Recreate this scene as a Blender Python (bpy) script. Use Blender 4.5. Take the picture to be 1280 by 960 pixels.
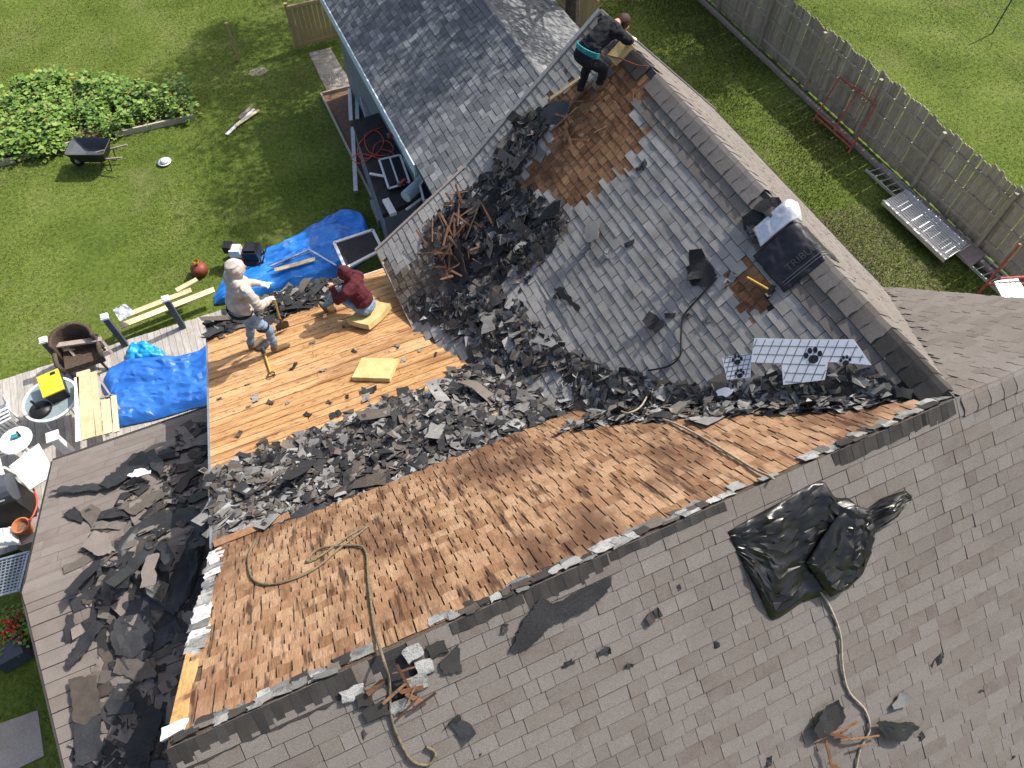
import bpy, bmesh, math, random
import numpy as np
from mathutils import Vector as V, Matrix, Euler, noise
R = math.radians
random.seed(11); np.random.seed(11)
for o in list(bpy.data.objects): bpy.data.objects.remove(o)
sc = bpy.context.scene; col = sc.collection

# ------------------------------------------------------------------ camera, sky, sun, exposure
# the frame of the house: x runs along the main ridge, y along the rear wing's ridge, z up, metres
FOC, PITCH, YAW = 900.0, 57.0, 24.0
CAMP = V((-5.495, -1.634, 13.8))
cam = bpy.data.cameras.new('camera'); co = bpy.data.objects.new('camera', cam); col.objects.link(co)
cam.sensor_width = 36; cam.lens = 36 * FOC / 1280; cam.clip_end = 500; cam.clip_start = .1
co.location = CAMP; co.rotation_euler = (R(90 - PITCH), 0, R(-YAW)); sc.camera = co
SUN_EL = 48.5; SUN_AZ = V((.985, .17))           # towards the sun, on the ground plan
w = bpy.data.worlds.new('World'); sc.world = w; w.use_nodes = True
nt = w.node_tree; bgn = nt.nodes['Background']
sky = nt.nodes.new('ShaderNodeTexSky'); sky.sky_type = 'NISHITA'; sky.sun_disc = False
sky.dust_density = 4.0; sky.ozone_density = .4; sky.sun_elevation = R(SUN_EL); sky.sun_rotation = math.atan2(SUN_AZ.x, SUN_AZ.y)
nt.links.new(sky.outputs[0], bgn.inputs[0]); bgn.inputs[1].default_value = .15
sl = bpy.data.lights.new('sun', 'SUN'); sl.energy = 4.2; sl.angle = R(.6); sl.color = (1, .955, .88)
so = bpy.data.objects.new('sun', sl); col.objects.link(so); so.location = (20, 5, 30)
sd = V((SUN_AZ.x * math.cos(R(SUN_EL)), SUN_AZ.y * math.cos(R(SUN_EL)), math.sin(R(SUN_EL))))
so.rotation_euler = sd.to_track_quat('Z', 'Y').to_euler()
sc.view_settings.view_transform = 'Standard'; sc.view_settings.look = 'None'
sc.view_settings.exposure = .5; sc.view_settings.gamma = 1
sc.render.engine = 'CYCLES'

# ------------------------------------------------------------------ measuring helpers
_h = V((math.sin(R(YAW)), math.cos(R(YAW)), 0)); _r = V((math.cos(R(YAW)), -math.sin(R(YAW)), 0))
_F = _h * math.cos(R(PITCH)) - V((0, 0, math.sin(R(PITCH)))); _U = _h * math.sin(R(PITCH)) + V((0, 0, math.cos(R(PITCH))))
ZR = 7.8; SB = .93; KB = 2.7; SP = .3; SC = .93; KC = 2.28; SC2 = .70
ZP0 = ZR - SB * KB; ZC0 = ZR - SC * KC
XL, XRT, YN = -7.594, 2.75, 7.44             # left rake, right rake, rear gable end
PLN = {  # surfaces as z = c + a x + b y
 'A': (ZR, 0, SB), 'B': (ZR, 0, -SB), 'P': (ZP0 + SP * KB, 0, -SP), 'C': (ZR, SC, 0), 'C2': (ZC0 + SC2 * KC, SC2, 0),
 'D': (ZR, -SC, 0), 'g': (0, 0, 0), 'deck': (.5, 0, 0),
 'G1': (3.78 + .43 * 3.9, 0, -.43), 'G2': (3.78 - .3 * 3.9, 0, .3), 'F': (4.8 - .557 * .5, .557, 0), 'F2': (4.8 + .557 * .5, -.557, 0), 'H': (1.7, 0, 0)}
def ray(px, py): return _F + _r * ((px - 640) / FOC) + _U * ((480 - py) / FOC)
def on(pl, px, py, lift=0):
    c, a, b = PLN[pl] if isinstance(pl, str) else (pl, 0, 0)
    d = ray(px, py); n = V((-a, -b, 1)); k = (V((0, 0, c)) - CAMP).dot(n) / d.dot(n)
    return CAMP + d * k + n.normalized() * lift
def proj(p):
    d = V(p) - CAMP; k = d.dot(_F); return 640 + FOC * d.dot(_r) / k, 480 - FOC * d.dot(_U) / k, k
def nrm(pl):
    c, a, b = PLN[pl] if isinstance(pl, str) else (pl, 0, 0)
    return V((-a, -b, 1)).normalized()
def zat(pl, x, y):
    c, a, b = PLN[pl] if isinstance(pl, str) else (pl, 0, 0)
    return c + a * x + b * y
def inpoly(x, y, P):
    r = False; j = len(P) - 1
    for i in range(len(P)):
        if (P[i][1] > y) != (P[j][1] > y) and x < (P[j][0] - P[i][0]) * (y - P[i][1]) / (P[j][1] - P[i][1]) + P[i][0]: r = not r
        j = i
    return r
def edged(x, y, P):
    m = 1e9
    for i in range(len(P)):
        ax, ay = P[i]; bx_, by_ = P[(i + 1) % len(P)]
        t = max(0, min(1, ((x - ax) * (bx_ - ax) + (y - ay) * (by_ - ay)) / ((bx_ - ax) ** 2 + (by_ - ay) ** 2 + 1e-9)))
        m = min(m, math.hypot(x - ax - t * (bx_ - ax), y - ay - t * (by_ - ay)))
    return m
def U(a, b): return random.uniform(a, b)
def smooth_path(pts, n=8):
    pts = [V(p) for p in pts]; out = []
    for i in range(len(pts) - 1):
        p0 = pts[max(i - 1, 0)]; p1 = pts[i]; p2 = pts[i + 1]; p3 = pts[min(i + 2, len(pts) - 1)]
        for k in range(n):
            t = k / n
            out.append(.5 * ((2 * p1) + (p2 - p0) * t + (2 * p0 - 5 * p1 + 4 * p2 - p3) * t * t + (3 * p1 - p0 - 3 * p2 + p3) * t ** 3))
    out.append(pts[-1]); return out

# ------------------------------------------------------------------ materials
MT = {}
def mat(name, cols, n=3.0, st=(1, 1, 1), pw=.6, rough=.85, bump=.3, bs=70, fine=.3, metal=0, spec=.3, stain=None, coat=0, off=True, trans=0):
    """colour ramp driven by one random value for each loose piece and by noise; fine grain; relief; optional stains"""
    m = bpy.data.materials.new(name); m.use_nodes = True; MT[name] = m
    t = m.node_tree; N = t.nodes; L = t.links; B = N['Principled BSDF']
    geo = N.new('ShaderNodeNewGeometry'); oi = N.new('ShaderNodeObjectInfo')
    a = N.new('ShaderNodeMath'); a.operation = 'ADD'; L.new(geo.outputs['Random Per Island'], a.inputs[0]); L.new(oi.outputs['Random'], a.inputs[1])
    fr = N.new('ShaderNodeMath'); fr.operation = 'FRACT'; L.new(a.outputs[0], fr.inputs[0])
    mp = N.new('ShaderNodeVectorMath'); mp.operation = 'MULTIPLY'; L.new(geo.outputs['Position'], mp.inputs[0]); mp.inputs[1].default_value = st
    vec = mp
    if off:
        k = N.new('ShaderNodeMath'); k.operation = 'MULTIPLY'; k.inputs[1].default_value = 37; L.new(fr.outputs[0], k.inputs[0])
        vec = N.new('ShaderNodeVectorMath'); vec.operation = 'ADD'; L.new(mp.outputs[0], vec.inputs[0]); L.new(k.outputs[0], vec.inputs[1])
    n1 = N.new('ShaderNodeTexNoise'); n1.inputs['Scale'].default_value = n; n1.inputs['Detail'].default_value = 5; L.new(vec.outputs[0], n1.inputs['Vector'])
    n2 = N.new('ShaderNodeTexNoise'); n2.inputs['Scale'].default_value = bs; n2.inputs['Detail'].default_value = 4; n2.inputs['Roughness'].default_value = .65; L.new(vec.outputs[0], n2.inputs['Vector'])
    mr = N.new('ShaderNodeMapRange'); mr.inputs[1].default_value = .28; mr.inputs[2].default_value = .72; L.new(n1.outputs[0], mr.inputs[0])
    mx = N.new('ShaderNodeMix'); mx.data_type = 'FLOAT'; mx.inputs[0].default_value = 1 - pw; L.new(fr.outputs[0], mx.inputs[2]); L.new(mr.outputs[0], mx.inputs[3])
    cr = N.new('ShaderNodeValToRGB'); e = cr.color_ramp.elements
    while len(e) < len(cols): e.new(.5)
    for i, c in enumerate(cols): e[i].position = i / max(1, len(cols) - 1); e[i].color = (*c, 1)
    L.new(mx.outputs[0], cr.inputs[0]); out = cr.outputs[0]
    fm = N.new('ShaderNodeMapRange'); fm.inputs[1].default_value = .3; fm.inputs[2].default_value = .7; fm.inputs[3].default_value = 1 - fine; fm.inputs[4].default_value = 1 + fine; L.new(n2.outputs[0], fm.inputs[0])
    mu = N.new('ShaderNodeVectorMath'); mu.operation = 'SCALE'; L.new(out, mu.inputs[0]); L.new(fm.outputs[0], mu.inputs['Scale']); out = mu.outputs[0]
    for s in (stain or []):
        c, scl, lo, hi, amt = s[:5]; sst = s[5] if len(s) > 5 else (1, 1, 1)
        sm = N.new('ShaderNodeVectorMath'); sm.operation = 'MULTIPLY'; L.new(geo.outputs['Position'], sm.inputs[0]); sm.inputs[1].default_value = sst
        n3 = N.new('ShaderNodeTexNoise'); n3.inputs['Scale'].default_value = scl; n3.inputs['Detail'].default_value = 6; n3.inputs['Roughness'].default_value = .6; L.new(sm.outputs[0], n3.inputs['Vector'])
        r3 = N.new('ShaderNodeMapRange'); r3.inputs[1].default_value = lo; r3.inputs[2].default_value = hi; r3.inputs[4].default_value = amt; L.new(n3.outputs[0], r3.inputs[0])
        x = N.new('ShaderNodeMix'); x.data_type = 'RGBA'; L.new(r3.outputs[0], x.inputs[0]); L.new(out, x.inputs[6]); x.inputs[7].default_value = (*c, 1); out = x.outputs[2]
    L.new(out, B.inputs['Base Color'])
    B.inputs['Roughness'].default_value = rough; B.inputs['Metallic'].default_value = metal; B.inputs['Specular IOR Level'].default_value = spec
    B.inputs['Coat Weight'].default_value = coat
    if trans: B.inputs['Transmission Weight'].default_value = trans
    if bump:
        b = N.new('ShaderNodeBump'); b.inputs['Strength'].default_value = bump; b.inputs['Distance'].default_value = .01; L.new(n2.outputs[0], b.inputs['Height']); L.new(b.outputs[0], B.inputs['Normal'])
    return m
def g3(v, w=0): return (v * (1 + w), v, v * (1 - w))
# roofing
mat('brown_shingle', [(.122, .10, .086), (.154, .134, .119), (.166, .147, .132), (.176, .158, .144), (.182, .165, .151), (.195, .178, .163)], n=5, pw=.7, bs=200, fine=.62, bump=.5, rough=.95, spec=.15, stain=[((.105, .094, .087), .7, .5, .8, .5), ((.10, .09, .082), 3.5, .6, .75, .5, (1, 1.4, 1.4))])
mat('gray_shingle', [(.185, .177, .165), (.24, .231, .217), (.285, .274, .258), (.315, .302, .284), (.36, .347, .325)], n=6, pw=.55, bs=210, fine=.4, bump=.4, rough=.95, spec=.15, stain=[((.10, .10, .10), 2.2, .5, .75, .6), ((.34, .335, .32), 5, .58, .75, .5)])
mat('garage_shingle', [(.085, .09, .098), (.12, .127, .135), (.145, .152, .16), (.175, .182, .188), (.28, .288, .292)], n=5, pw=.85, bs=160, fine=.3, bump=.4, rough=.9, spec=.2)
mat('porch_shingle', [(.15, .125, .11), (.175, .15, .135), (.20, .175, .16), (.21, .185, .17)], n=3, pw=.4, bs=230, fine=.45, bump=.5, rough=.95, spec=.15)
mat('felt', [(.016, .016, .018), (.026, .026, .028), (.04, .04, .042)], n=5, pw=.5, bs=60, fine=.4, rough=.8, bump=.5)
mat('felt_sheen', [(.018, .018, .020), (.03, .03, .032), (.045, .045, .047)], n=5, pw=.5, bs=50, fine=.3, rough=.42, bump=.4, spec=.4)
mat('scrap_gray', [(.10, .098, .094), (.17, .167, .16), (.25, .247, .237), (.36, .355, .34)], n=9, pw=.75, bs=200, fine=.35, rough=.95, bump=.5, spec=.15)
mat('scrap_brown', [(.05, .042, .036), (.085, .073, .063), (.125, .11, .096), (.175, .158, .14)], n=9, pw=.75, bs=200, fine=.35, rough=.95, bump=.5, spec=.15)
mat('crust', [(.12, .12, .115), (.22, .22, .21), (.36, .36, .345), (.46, .455, .44)], n=9, pw=.6, bs=90, fine=.4, rough=.95, bump=.8, spec=.15, stain=[((.05, .05, .05), 7, .5, .65, .8)])
mat('tar_cap', [(.028, .026, .025), (.045, .042, .04), (.065, .061, .057)], n=5, pw=.5, bs=220, fine=.5, rough=.95, bump=.5, spec=.15)
# timber
WD = (1, .25, .25)
mat('cedar', [(.14, .066, .032), (.24, .133, .07), (.31, .185, .104), (.35, .22, .13), (.40, .265, .165)], n=16, st=(1, .12, .12), pw=.62, bs=90, fine=.35, rough=.85, bump=.5,
    stain=[((.07, .032, .018), .9, .5, .64, .82, (1.3, .7, .7)), ((.18, .082, .042), 1.5, .5, .7, .6, (1.4, .6, .6)), ((.035, .016, .010), 5, .54, .64, .85, (2.6, .28, .28))])
mat('cedar_wing', [(.10, .045, .02), (.17, .085, .04), (.225, .12, .058), (.28, .16, .082)], n=14, st=(.12, 1, .12), pw=.7, bs=80, fine=.35, rough=.85, bump=.5, stain=[((.06, .022, .012), 1.2, .5, .72, .85)])
mat('old_cedar', [(.05, .038, .03), (.085, .065, .05), (.13, .105, .085), (.17, .15, .13)], n=10, pw=.7, bs=80, fine=.4, rough=.9, bump=.6)
mat('plank', [(.31, .155, .062), (.42, .235, .10), (.50, .30, .142), (.55, .36, .19)], n=9, st=(.10, 1, 1), pw=.5, bs=55, fine=.34, rough=.8, bump=.3,
    stain=[((.17, .068, .024), 2.6, .5, .68, .8, (.25, 2, 2)), ((.14, .055, .022), 16, .57, .66, .8, (.5, 1.6, 1.6)), ((.66, .50, .31), 5, .56, .75, .55, (.2, 1.5, 1.5))])
mat('splinter', [(.05, .027, .016), (.11, .05, .026), (.17, .082, .042), (.27, .15, .085), (.08, .058, .042)], n=12, pw=.8, bs=60, fine=.3, rough=.85)
mat('lumber', [(.50, .38, .22), (.60, .48, .30), (.66, .55, .37)], n=8, st=(.2, .2, 1), pw=.6, bs=40, fine=.16, rough=.75, bump=.15)
mat('new_fence', [(.34, .235, .115), (.42, .30, .155), (.48, .36, .20)], n=8, st=(1, 1, .12), pw=.6, bs=40, fine=.2, rough=.8, bump=.2)
mat('old_fence', [(.24, .21, .165), (.31, .275, .22), (.365, .33, .27), (.42, .38, .32)], n=8, st=(1, 1, .1), pw=.65, bs=50, fine=.3, rough=.9, bump=.4)
mat('deck_board', [(.26, .245, .22), (.36, .34, .31), (.45, .42, .385)], n=8, st=(1, .12, 1), pw=.6, bs=45, fine=.25, rough=.85, bump=.3, stain=[((.30, .18, .09), 3, .55, .75, .6)])
mat('bed_board', [(.30, .25, .19), (.42, .36, .28), (.50, .44, .36)], n=8, pw=.6, bs=40, fine=.25, rough=.85)
mat('rail_wood', [(.24, .19, .16), (.30, .25, .22), (.36, .31, .28)], n=10, st=(.15, 1, 1), pw=.5, bs=50, fine=.25, rough=.85)
mat('edge_wood', [(.42, .24, .085), (.52, .31, .12), (.58, .38, .17)], n=10, st=(1, .2, .2), pw=.3, bs=60, fine=.3, stain=[((.16, .07, .03), 6, .55, .7, .8)])
# yard
mat('lawn', [(.06, .088, .015), (.08, .115, .02), (.10, .135, .027), (.125, .15, .04)], n=.55, pw=0, bs=9, fine=.4, rough=.95, bump=.8, off=False, spec=.1, stain=[((.19, .175, .085), .5, .56, .78, .5)])
mat('blade', [(.105, .15, .024), (.138, .19, .034), (.17, .222, .047), (.21, .24, .078)], n=.6, pw=.5, bs=8, fine=.15, rough=.6, bump=0, off=False, spec=.2, stain=[((.045, .085, .012), .22, .48, .7, .6), ((.19, .175, .08), .5, .56, .76, .6), ((.12, .20, .03), 2.4, .6, .75, .5)])
mat('strip_blade', [(.04, .046, .014), (.055, .06, .019), (.074, .078, .027), (.13, .115, .05)], n=.8, pw=.5, bs=8, fine=.15, rough=.7, bump=0, off=False, spec=.15, stain=[((.16, .13, .07), .8, .5, .7, .7)])  # drier olive grass, darkened further to stand in for shade on the strip
mat('straw', [(.26, .22, .12), (.36, .31, .19), (.44, .39, .26)], n=3, pw=.7, bs=10, fine=.1, rough=.8, bump=0)
mat('dry_ground', [(.20, .17, .11), (.30, .265, .18), (.40, .36, .26)], n=3, pw=0, bs=25, fine=.4, off=False)
mat('mulch', [(.11, .06, .038), (.16, .095, .062), (.21, .13, .09)], n=12, pw=.3, bs=40, fine=.5, bump=1, off=False)
mat('concrete', [(.25, .215, .18), (.33, .29, .25), (.38, .34, .30)], n=2, pw=.2, bs=40, fine=.2)
mat('leaf', [(.045, .10, .014), (.08, .16, .022), (.12, .22, .035), (.20, .29, .06), (.26, .30, .08)], n=2, pw=.8, bs=20, fine=.1, rough=.5, bump=0, spec=.3)
mat('tree_leaf', [(.03, .07, .012), (.05, .10, .018), (.08, .14, .025)], n=1, pw=.8, bs=20, fine=.1, rough=.5, bump=0, spec=.3)
mat('red_flower', [(.35, .015, .02), (.55, .03, .03), (.60, .10, .08)], pw=.8, rough=.5, bump=0)
mat('bark', [(.06, .045, .03), (.10, .08, .06)], n=6, pw=0, bump=1, bs=20)
# things
mat('tarp_blue', [(.014, .14, .50), (.02, .20, .66), (.035, .28, .78)], n=2, pw=0, bs=120, fine=.06, rough=.38, bump=.08, spec=.5, off=False)
mat('tarp_deep', [(.014, .09, .36), (.02, .125, .46), (.035, .17, .56)], n=2, pw=0, bs=120, fine=.06, rough=.4, bump=.08, spec=.5, off=False)
mat('tarp_cyan', [(.01, .22, .50), (.02, .34, .66)], n=4, pw=0, rough=.35, bump=.1, spec=.5)
mat('poly_black', [(.006, .006, .006), (.011, .011, .011)], n=4, pw=0, bs=14, fine=.2, rough=.33, bump=.3, spec=.5, off=False)
mat('membrane', [(.008, .009, .014), (.015, .016, .022)], n=4, pw=0, bs=40, fine=.2, rough=.45, bump=.1)
mat('foil', [(.55, .56, .58), (.72, .73, .75)], n=6, pw=.2, bs=30, fine=.15, rough=.32, metal=.5, bump=.3)
mat('white_sheet', [(.62, .64, .68), (.74, .76, .79)], n=5, pw=.1, bs=30, fine=.06, rough=.5, bump=.15)
mat('grid_ink', [(.12, .12, .14), (.18, .18, .20)], pw=0, bump=0)
mat('ink_black', [(.012, .012, .014), (.02, .02, .022)], pw=0, bump=0, rough=.6)
mat('ink_gray', [(.09, .095, .105), (.12, .125, .135)], pw=0, bump=0, rough=.6)
mat('foam', [(.44, .33, .13), (.54, .42, .19), (.60, .48, .24)], n=6, pw=.1, bs=60, fine=.2, rough=.95, bump=.5)
mat('white_plastic', [(.66, .66, .65), (.78, .78, .77)], n=3, pw=.2, bs=20, fine=.05, rough=.4, bump=0)
mat('white_paint', [(.66, .66, .66), (.78, .78, .77)], n=4, pw=.2, bs=30, fine=.08, rough=.55, bump=.05)
mat('pale_blue', [(.50, .60, .68), (.58, .67, .74)], n=4, pw=.2, bs=30, fine=.06, rough=.5, bump=.05)
mat('slate_paint', [(.05, .06, .075), (.075, .085, .10)], n=4, pw=.3, bs=30, fine=.15, rough=.6, bump=.1)
mat('siding', [(.17, .195, .225), (.22, .245, .275)], n=3, pw=.3, bs=30, fine=.1, rough=.6)
mat('cream_siding', [(.42, .40, .36), (.50, .48, .44)], n=3, pw=.3, bs=30, fine=.1, rough=.6)
mat('yellow_plastic', [(.66, .50, .03), (.78, .62, .06)], n=4, pw=.1, bs=30, fine=.08, rough=.45, bump=.1)
mat('black_plastic', [(.012, .012, .013), (.022, .022, .024)], n=4, pw=.2, bs=30, fine=.15, rough=.42, bump=.05)
mat('steel', [(.34, .36, .39), (.50, .52, .55)], n=6, pw=.3, bs=30, fine=.15, rough=.4, metal=.75, bump=.1)
mat('aluminium', [(.50, .51, .52), (.66, .67, .68)], n=6, pw=.3, bs=30, fine=.12, rough=.42, metal=.55, bump=.05)
mat('tool_steel', [(.05, .055, .06), (.10, .105, .11)], n=8, pw=.2, bs=40, fine=.3, rough=.45, metal=.6)
mat('tool_yellow', [(.50, .30, .06), (.62, .40, .09)], n=6, pw=.2, rough=.5, bump=.1)
mat('red_metal', [(.27, .05, .045), (.36, .085, .07), (.42, .15, .12)], n=8, pw=.2, bs=30, fine=.3, rough=.6)
mat('wicker', [(.045, .03, .022), (.085, .06, .045), (.12, .09, .07)], n=20, pw=.2, bs=60, fine=.4, rough=.8, bump=1)
mat('rope', [(.10, .08, .05), (.16, .13, .085), (.22, .185, .125)], n=30, pw=.1, bs=120, fine=.4, rough=.9, bump=.8)
mat('rope_pale', [(.25, .20, .15), (.36, .30, .23), (.44, .38, .30)], n=30, pw=.1, bs=120, fine=.4, rough=.9, bump=.8)
mat('cable_black', [(.012, .012, .012), (.02, .02, .02)], pw=0, rough=.5, bump=0)
mat('hose_red', [(.45, .05, .03), (.55, .09, .06)], pw=0, rough=.4, bump=0)
mat('terracotta', [(.42, .13, .05), (.50, .18, .08)], n=5, pw=.1, rough=.7)
mat('rust_red', [(.18, .04, .025), (.26, .07, .04)], n=6, pw=.1, rough=.5)
mat('roll_blue', [(.36, .46, .52), (.46, .56, .62)], n=5, pw=.1, rough=.4, bump=.1)
mat('skin', [(.40, .23, .16), (.48, .29, .21)], n=8, pw=.1, bs=40, fine=.08, rough=.6, bump=.1)
mat('beige_cloth', [(.35, .305, .27), (.45, .405, .37), (.50, .46, .425)], n=7, pw=.05, bs=22, fine=.1, rough=.95, bump=.7, off=False, stain=[((.20, .17, .145), 5, .54, .7, .5)])
mat('maroon_cloth', [(.065, .012, .018), (.09, .018, .026)], n=7, pw=.05, bs=22, fine=.15, rough=.95, bump=.7, off=False)
mat('black_cloth', [(.009, .010, .013), (.016, .018, .022)], n=7, pw=.05, bs=22, fine=.15, rough=.95, bump=.7, off=False)
mat('dark_trouser', [(.009, .010, .012), (.017, .018, .021)], n=7, pw=.05, bs=22, fine=.15, rough=.95, bump=.7, off=False)
mat('jeans', [(.10, .15, .23), (.17, .24, .34), (.25, .33, .43)], n=9, pw=.05, bs=30, fine=.2, rough=.95, bump=.7, off=False)
mat('boot', [(.13, .085, .045), (.20, .14, .08)], n=9, pw=.05, bs=30, fine=.2, rough=.85, bump=.4, off=False)
mat('hair', [(.03, .013, .010), (.06, .026, .02)], n=30, pw=.05, bs=90, fine=.4, rough=.6, bump=1, off=False)
mat('teal_cloth', [(.02, .17, .20), (.035, .26, .29)], n=9, pw=.05, bs=30, fine=.2, rough=.8, off=False)
mat('glass_top', [(.20, .26, .27), (.27, .33, .34)], n=3, pw=0, rough=.15, spec=.6, bump=0)

# ------------------------------------------------------------------ mesh and scene helpers
WM = {}
def link(o, parent=None, M=None):
    col.objects.link(o); M = M or Matrix()
    if parent is not None:
        o.parent = parent; o.matrix_basis = WM[parent.name].inverted() @ M
    else: o.matrix_basis = M
    WM[o.name] = M
    return o
def tag(o, label=None, cat=None, group=None, kind=None):
    if label: o['label'] = label
    if cat: o['category'] = cat
    if group: o['group'] = group
    if kind: o['kind'] = kind
    return o
def thing(name, label, cat, loc=(0, 0, 0), group=None):
    o = bpy.data.objects.new(name, None); o.empty_display_size = .1
    link(o, None, Matrix.Translation(V(loc))); return tag(o, label, cat, group)
class MB:
    def __init__(s): s.v = []; s.f = []; s.m = []
    def add(s, vs, fs, mi=0):
        b = len(s.v); s.v += [V(x) for x in vs]; s.f += [tuple(b + i for i in f) for f in fs]; s.m += [mi] * len(fs); return s
    def box(s, c, size, rot=None, mi=0, taper=1):
        x, y, z = [k / 2 for k in size]; vs = []
        for dz in (-1, 1):
            q = taper if dz > 0 else 1
            vs += [V((-x * q, -y * q, dz * z)), V((x * q, -y * q, dz * z)), V((x * q, y * q, dz * z)), V((-x * q, y * q, dz * z))]
        if rot is not None: vs = [rot @ p for p in vs]
        return s.add([p + V(c) for p in vs], [(3, 2, 1, 0), (4, 5, 6, 7), (0, 1, 5, 4), (1, 2, 6, 5), (2, 3, 7, 6), (3, 0, 4, 7)], mi)
    def bar(s, a, b, w, h, up=(0, 0, 1), mi=0):
        a, b = V(a), V(b); d = b - a; L_ = d.length; x = d.normalized(); u = V(up); y = u.cross(x)
        if y.length < 1e-4: y = V((0, 1, 0)).cross(x)
        y.normalize(); z = x.cross(y)
        return s.box((a + b) / 2, (L_, w, h), Matrix((x, y, z)).transposed(), mi)
    def tube(s, path, r, n=6, mi=0, caps=True):
        path = [V(p) for p in path]; rr = r if isinstance(r, (list, tuple)) else [r] * len(path); b = len(s.v)
        last = None
        for i, p in enumerate(path):
            d = (path[min(i + 1, len(path) - 1)] - path[max(i - 1, 0)]).normalized()
            if last is None:
                x = V((0, 0, 1)).cross(d)
                if x.length < .05: x = V((1, 0, 0)).cross(d)
            else: x = last - d * last.dot(d)
            x.normalize(); last = x; y = d.cross(x)
            for k in range(n):
                a = 2 * math.pi * k / n; s.v.append(p + (x * math.cos(a) + y * math.sin(a)) * rr[i])
        for i in range(len(path) - 1):
            for k in range(n):
                s.f.append((b + i * n + k, b + i * n + (k + 1) % n, b + (i + 1) * n + (k + 1) % n, b + (i + 1) * n + k)); s.m.append(mi)
        if caps:
            s.f.append(tuple(b + k for k in reversed(range(n)))); s.m.append(mi)
            e = b + (len(path) - 1) * n; s.f.append(tuple(e + k for k in range(n))); s.m.append(mi)
        return s
    def lathe(s, prof, c, n=20, rot=None, mi=0, sx=1, sy=1):
        b = len(s.v); c = V(c)
        for r, z in prof:
            for k in range(n):
                a = 2 * math.pi * k / n; p = V((r * math.cos(a) * sx, r * math.sin(a) * sy, z))
                s.v.append(c + (rot @ p if rot is not None else p))
        for i in range(len(prof) - 1):
            for k in range(n): s.f.append((b + i * n + k, b + i * n + (k + 1) % n, b + (i + 1) * n + (k + 1) % n, b + (i + 1) * n + k)); s.m.append(mi)
        return s
    def slab(s, poly, d, mi=0):
        """closed prism: a polygon of 3D points pushed along the vector d"""
        poly = [V(p) for p in poly]; n = len(poly); b = len(s.v); d = V(d)
        s.v += poly + [p + d for p in poly]
        s.f.append(tuple(b + i for i in range(n))); s.f.append(tuple(b + n + i for i in reversed(range(n)))); s.m += [mi, mi]
        for i in range(n): j = (i + 1) % n; s.f.append((b + i, b + n + i, b + n + j, b + j)); s.m.append(mi)
        return s
    def grid(s, fn, nu, nv, mi=0, keep=None):
        b = len(s.v)
        for i in range(nu + 1):
            for j in range(nv + 1): s.v.append(V(fn(i / nu, j / nv)))
        for i in range(nu):
            for j in range(nv):
                if keep and not keep((i + .5) / nu, (j + .5) / nv): continue
                s.f.append((b + i * (nv + 1) + j, b + (i + 1) * (nv + 1) + j, b + (i + 1) * (nv + 1) + j + 1, b + i * (nv + 1) + j + 1)); s.m.append(mi)
        return s
    def mesh(s, name, mats, smooth=False):
        me = bpy.data.meshes.new(name); me.from_pydata([tuple(p) for p in s.v], [], s.f)
        for m in ([mats] if isinstance(mats, str) else mats): me.materials.append(MT[m])
        me.polygons.foreach_set('material_index', s.m)
        bm = bmesh.new(); bm.from_mesh(me); bmesh.ops.recalc_face_normals(bm, faces=bm.faces); bm.to_mesh(me); bm.free()
        if smooth: me.polygons.foreach_set('use_smooth', [True] * len(me.polygons))
        me.update(); return me
    def build(s, name, mats, parent=None, smooth=False, origin=None, solid=0, sub=0, creased=0):
        """links the collected shapes as one mesh object; origin = centre of the base unless given"""
        if origin is None and parent is None:
            xs = [p.x for p in s.v]; ys = [p.y for p in s.v]; origin = V(((min(xs) + max(xs)) / 2, (min(ys) + max(ys)) / 2, min(p.z for p in s.v)))
        if origin is not None: s.v = [p - V(origin) for p in s.v]
        o = bpy.data.objects.new(name, s.mesh(name, mats, smooth))
        link(o, parent, Matrix.Translation(V(origin)) if origin is not None else None)
        if creased: o.data.set_sharp_from_angle(angle=R(creased))
        if solid: md = o.modifiers.new('s', 'SOLIDIFY'); md.thickness = solid; md.offset = 0
        if sub: md = o.modifiers.new('u', 'SUBSURF'); md.levels = md.render_levels = sub
        return o
def frame(along, up):
    """rotation whose x = along the course, y = up the slope, z = outward"""
    along = V(along).normalized(); up = V(up).normalized(); n = along.cross(up)
    if n.z < 0: along = -along; n = -n
    return Matrix((along, up, n)).transposed()
mat('white_crust', [(.45, .45, .44), (.58, .58, .57), (.68, .68, .67)], n=9, pw=.5, bs=60, fine=.25, rough=.95, bump=.8, stain=[((.10, .09, .08), 8, .55, .68, .8)])
mat('rake_gray', [(.24, .235, .225), (.32, .315, .30)], n=5, pw=.2, bs=40, fine=.2, rough=.7)
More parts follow.
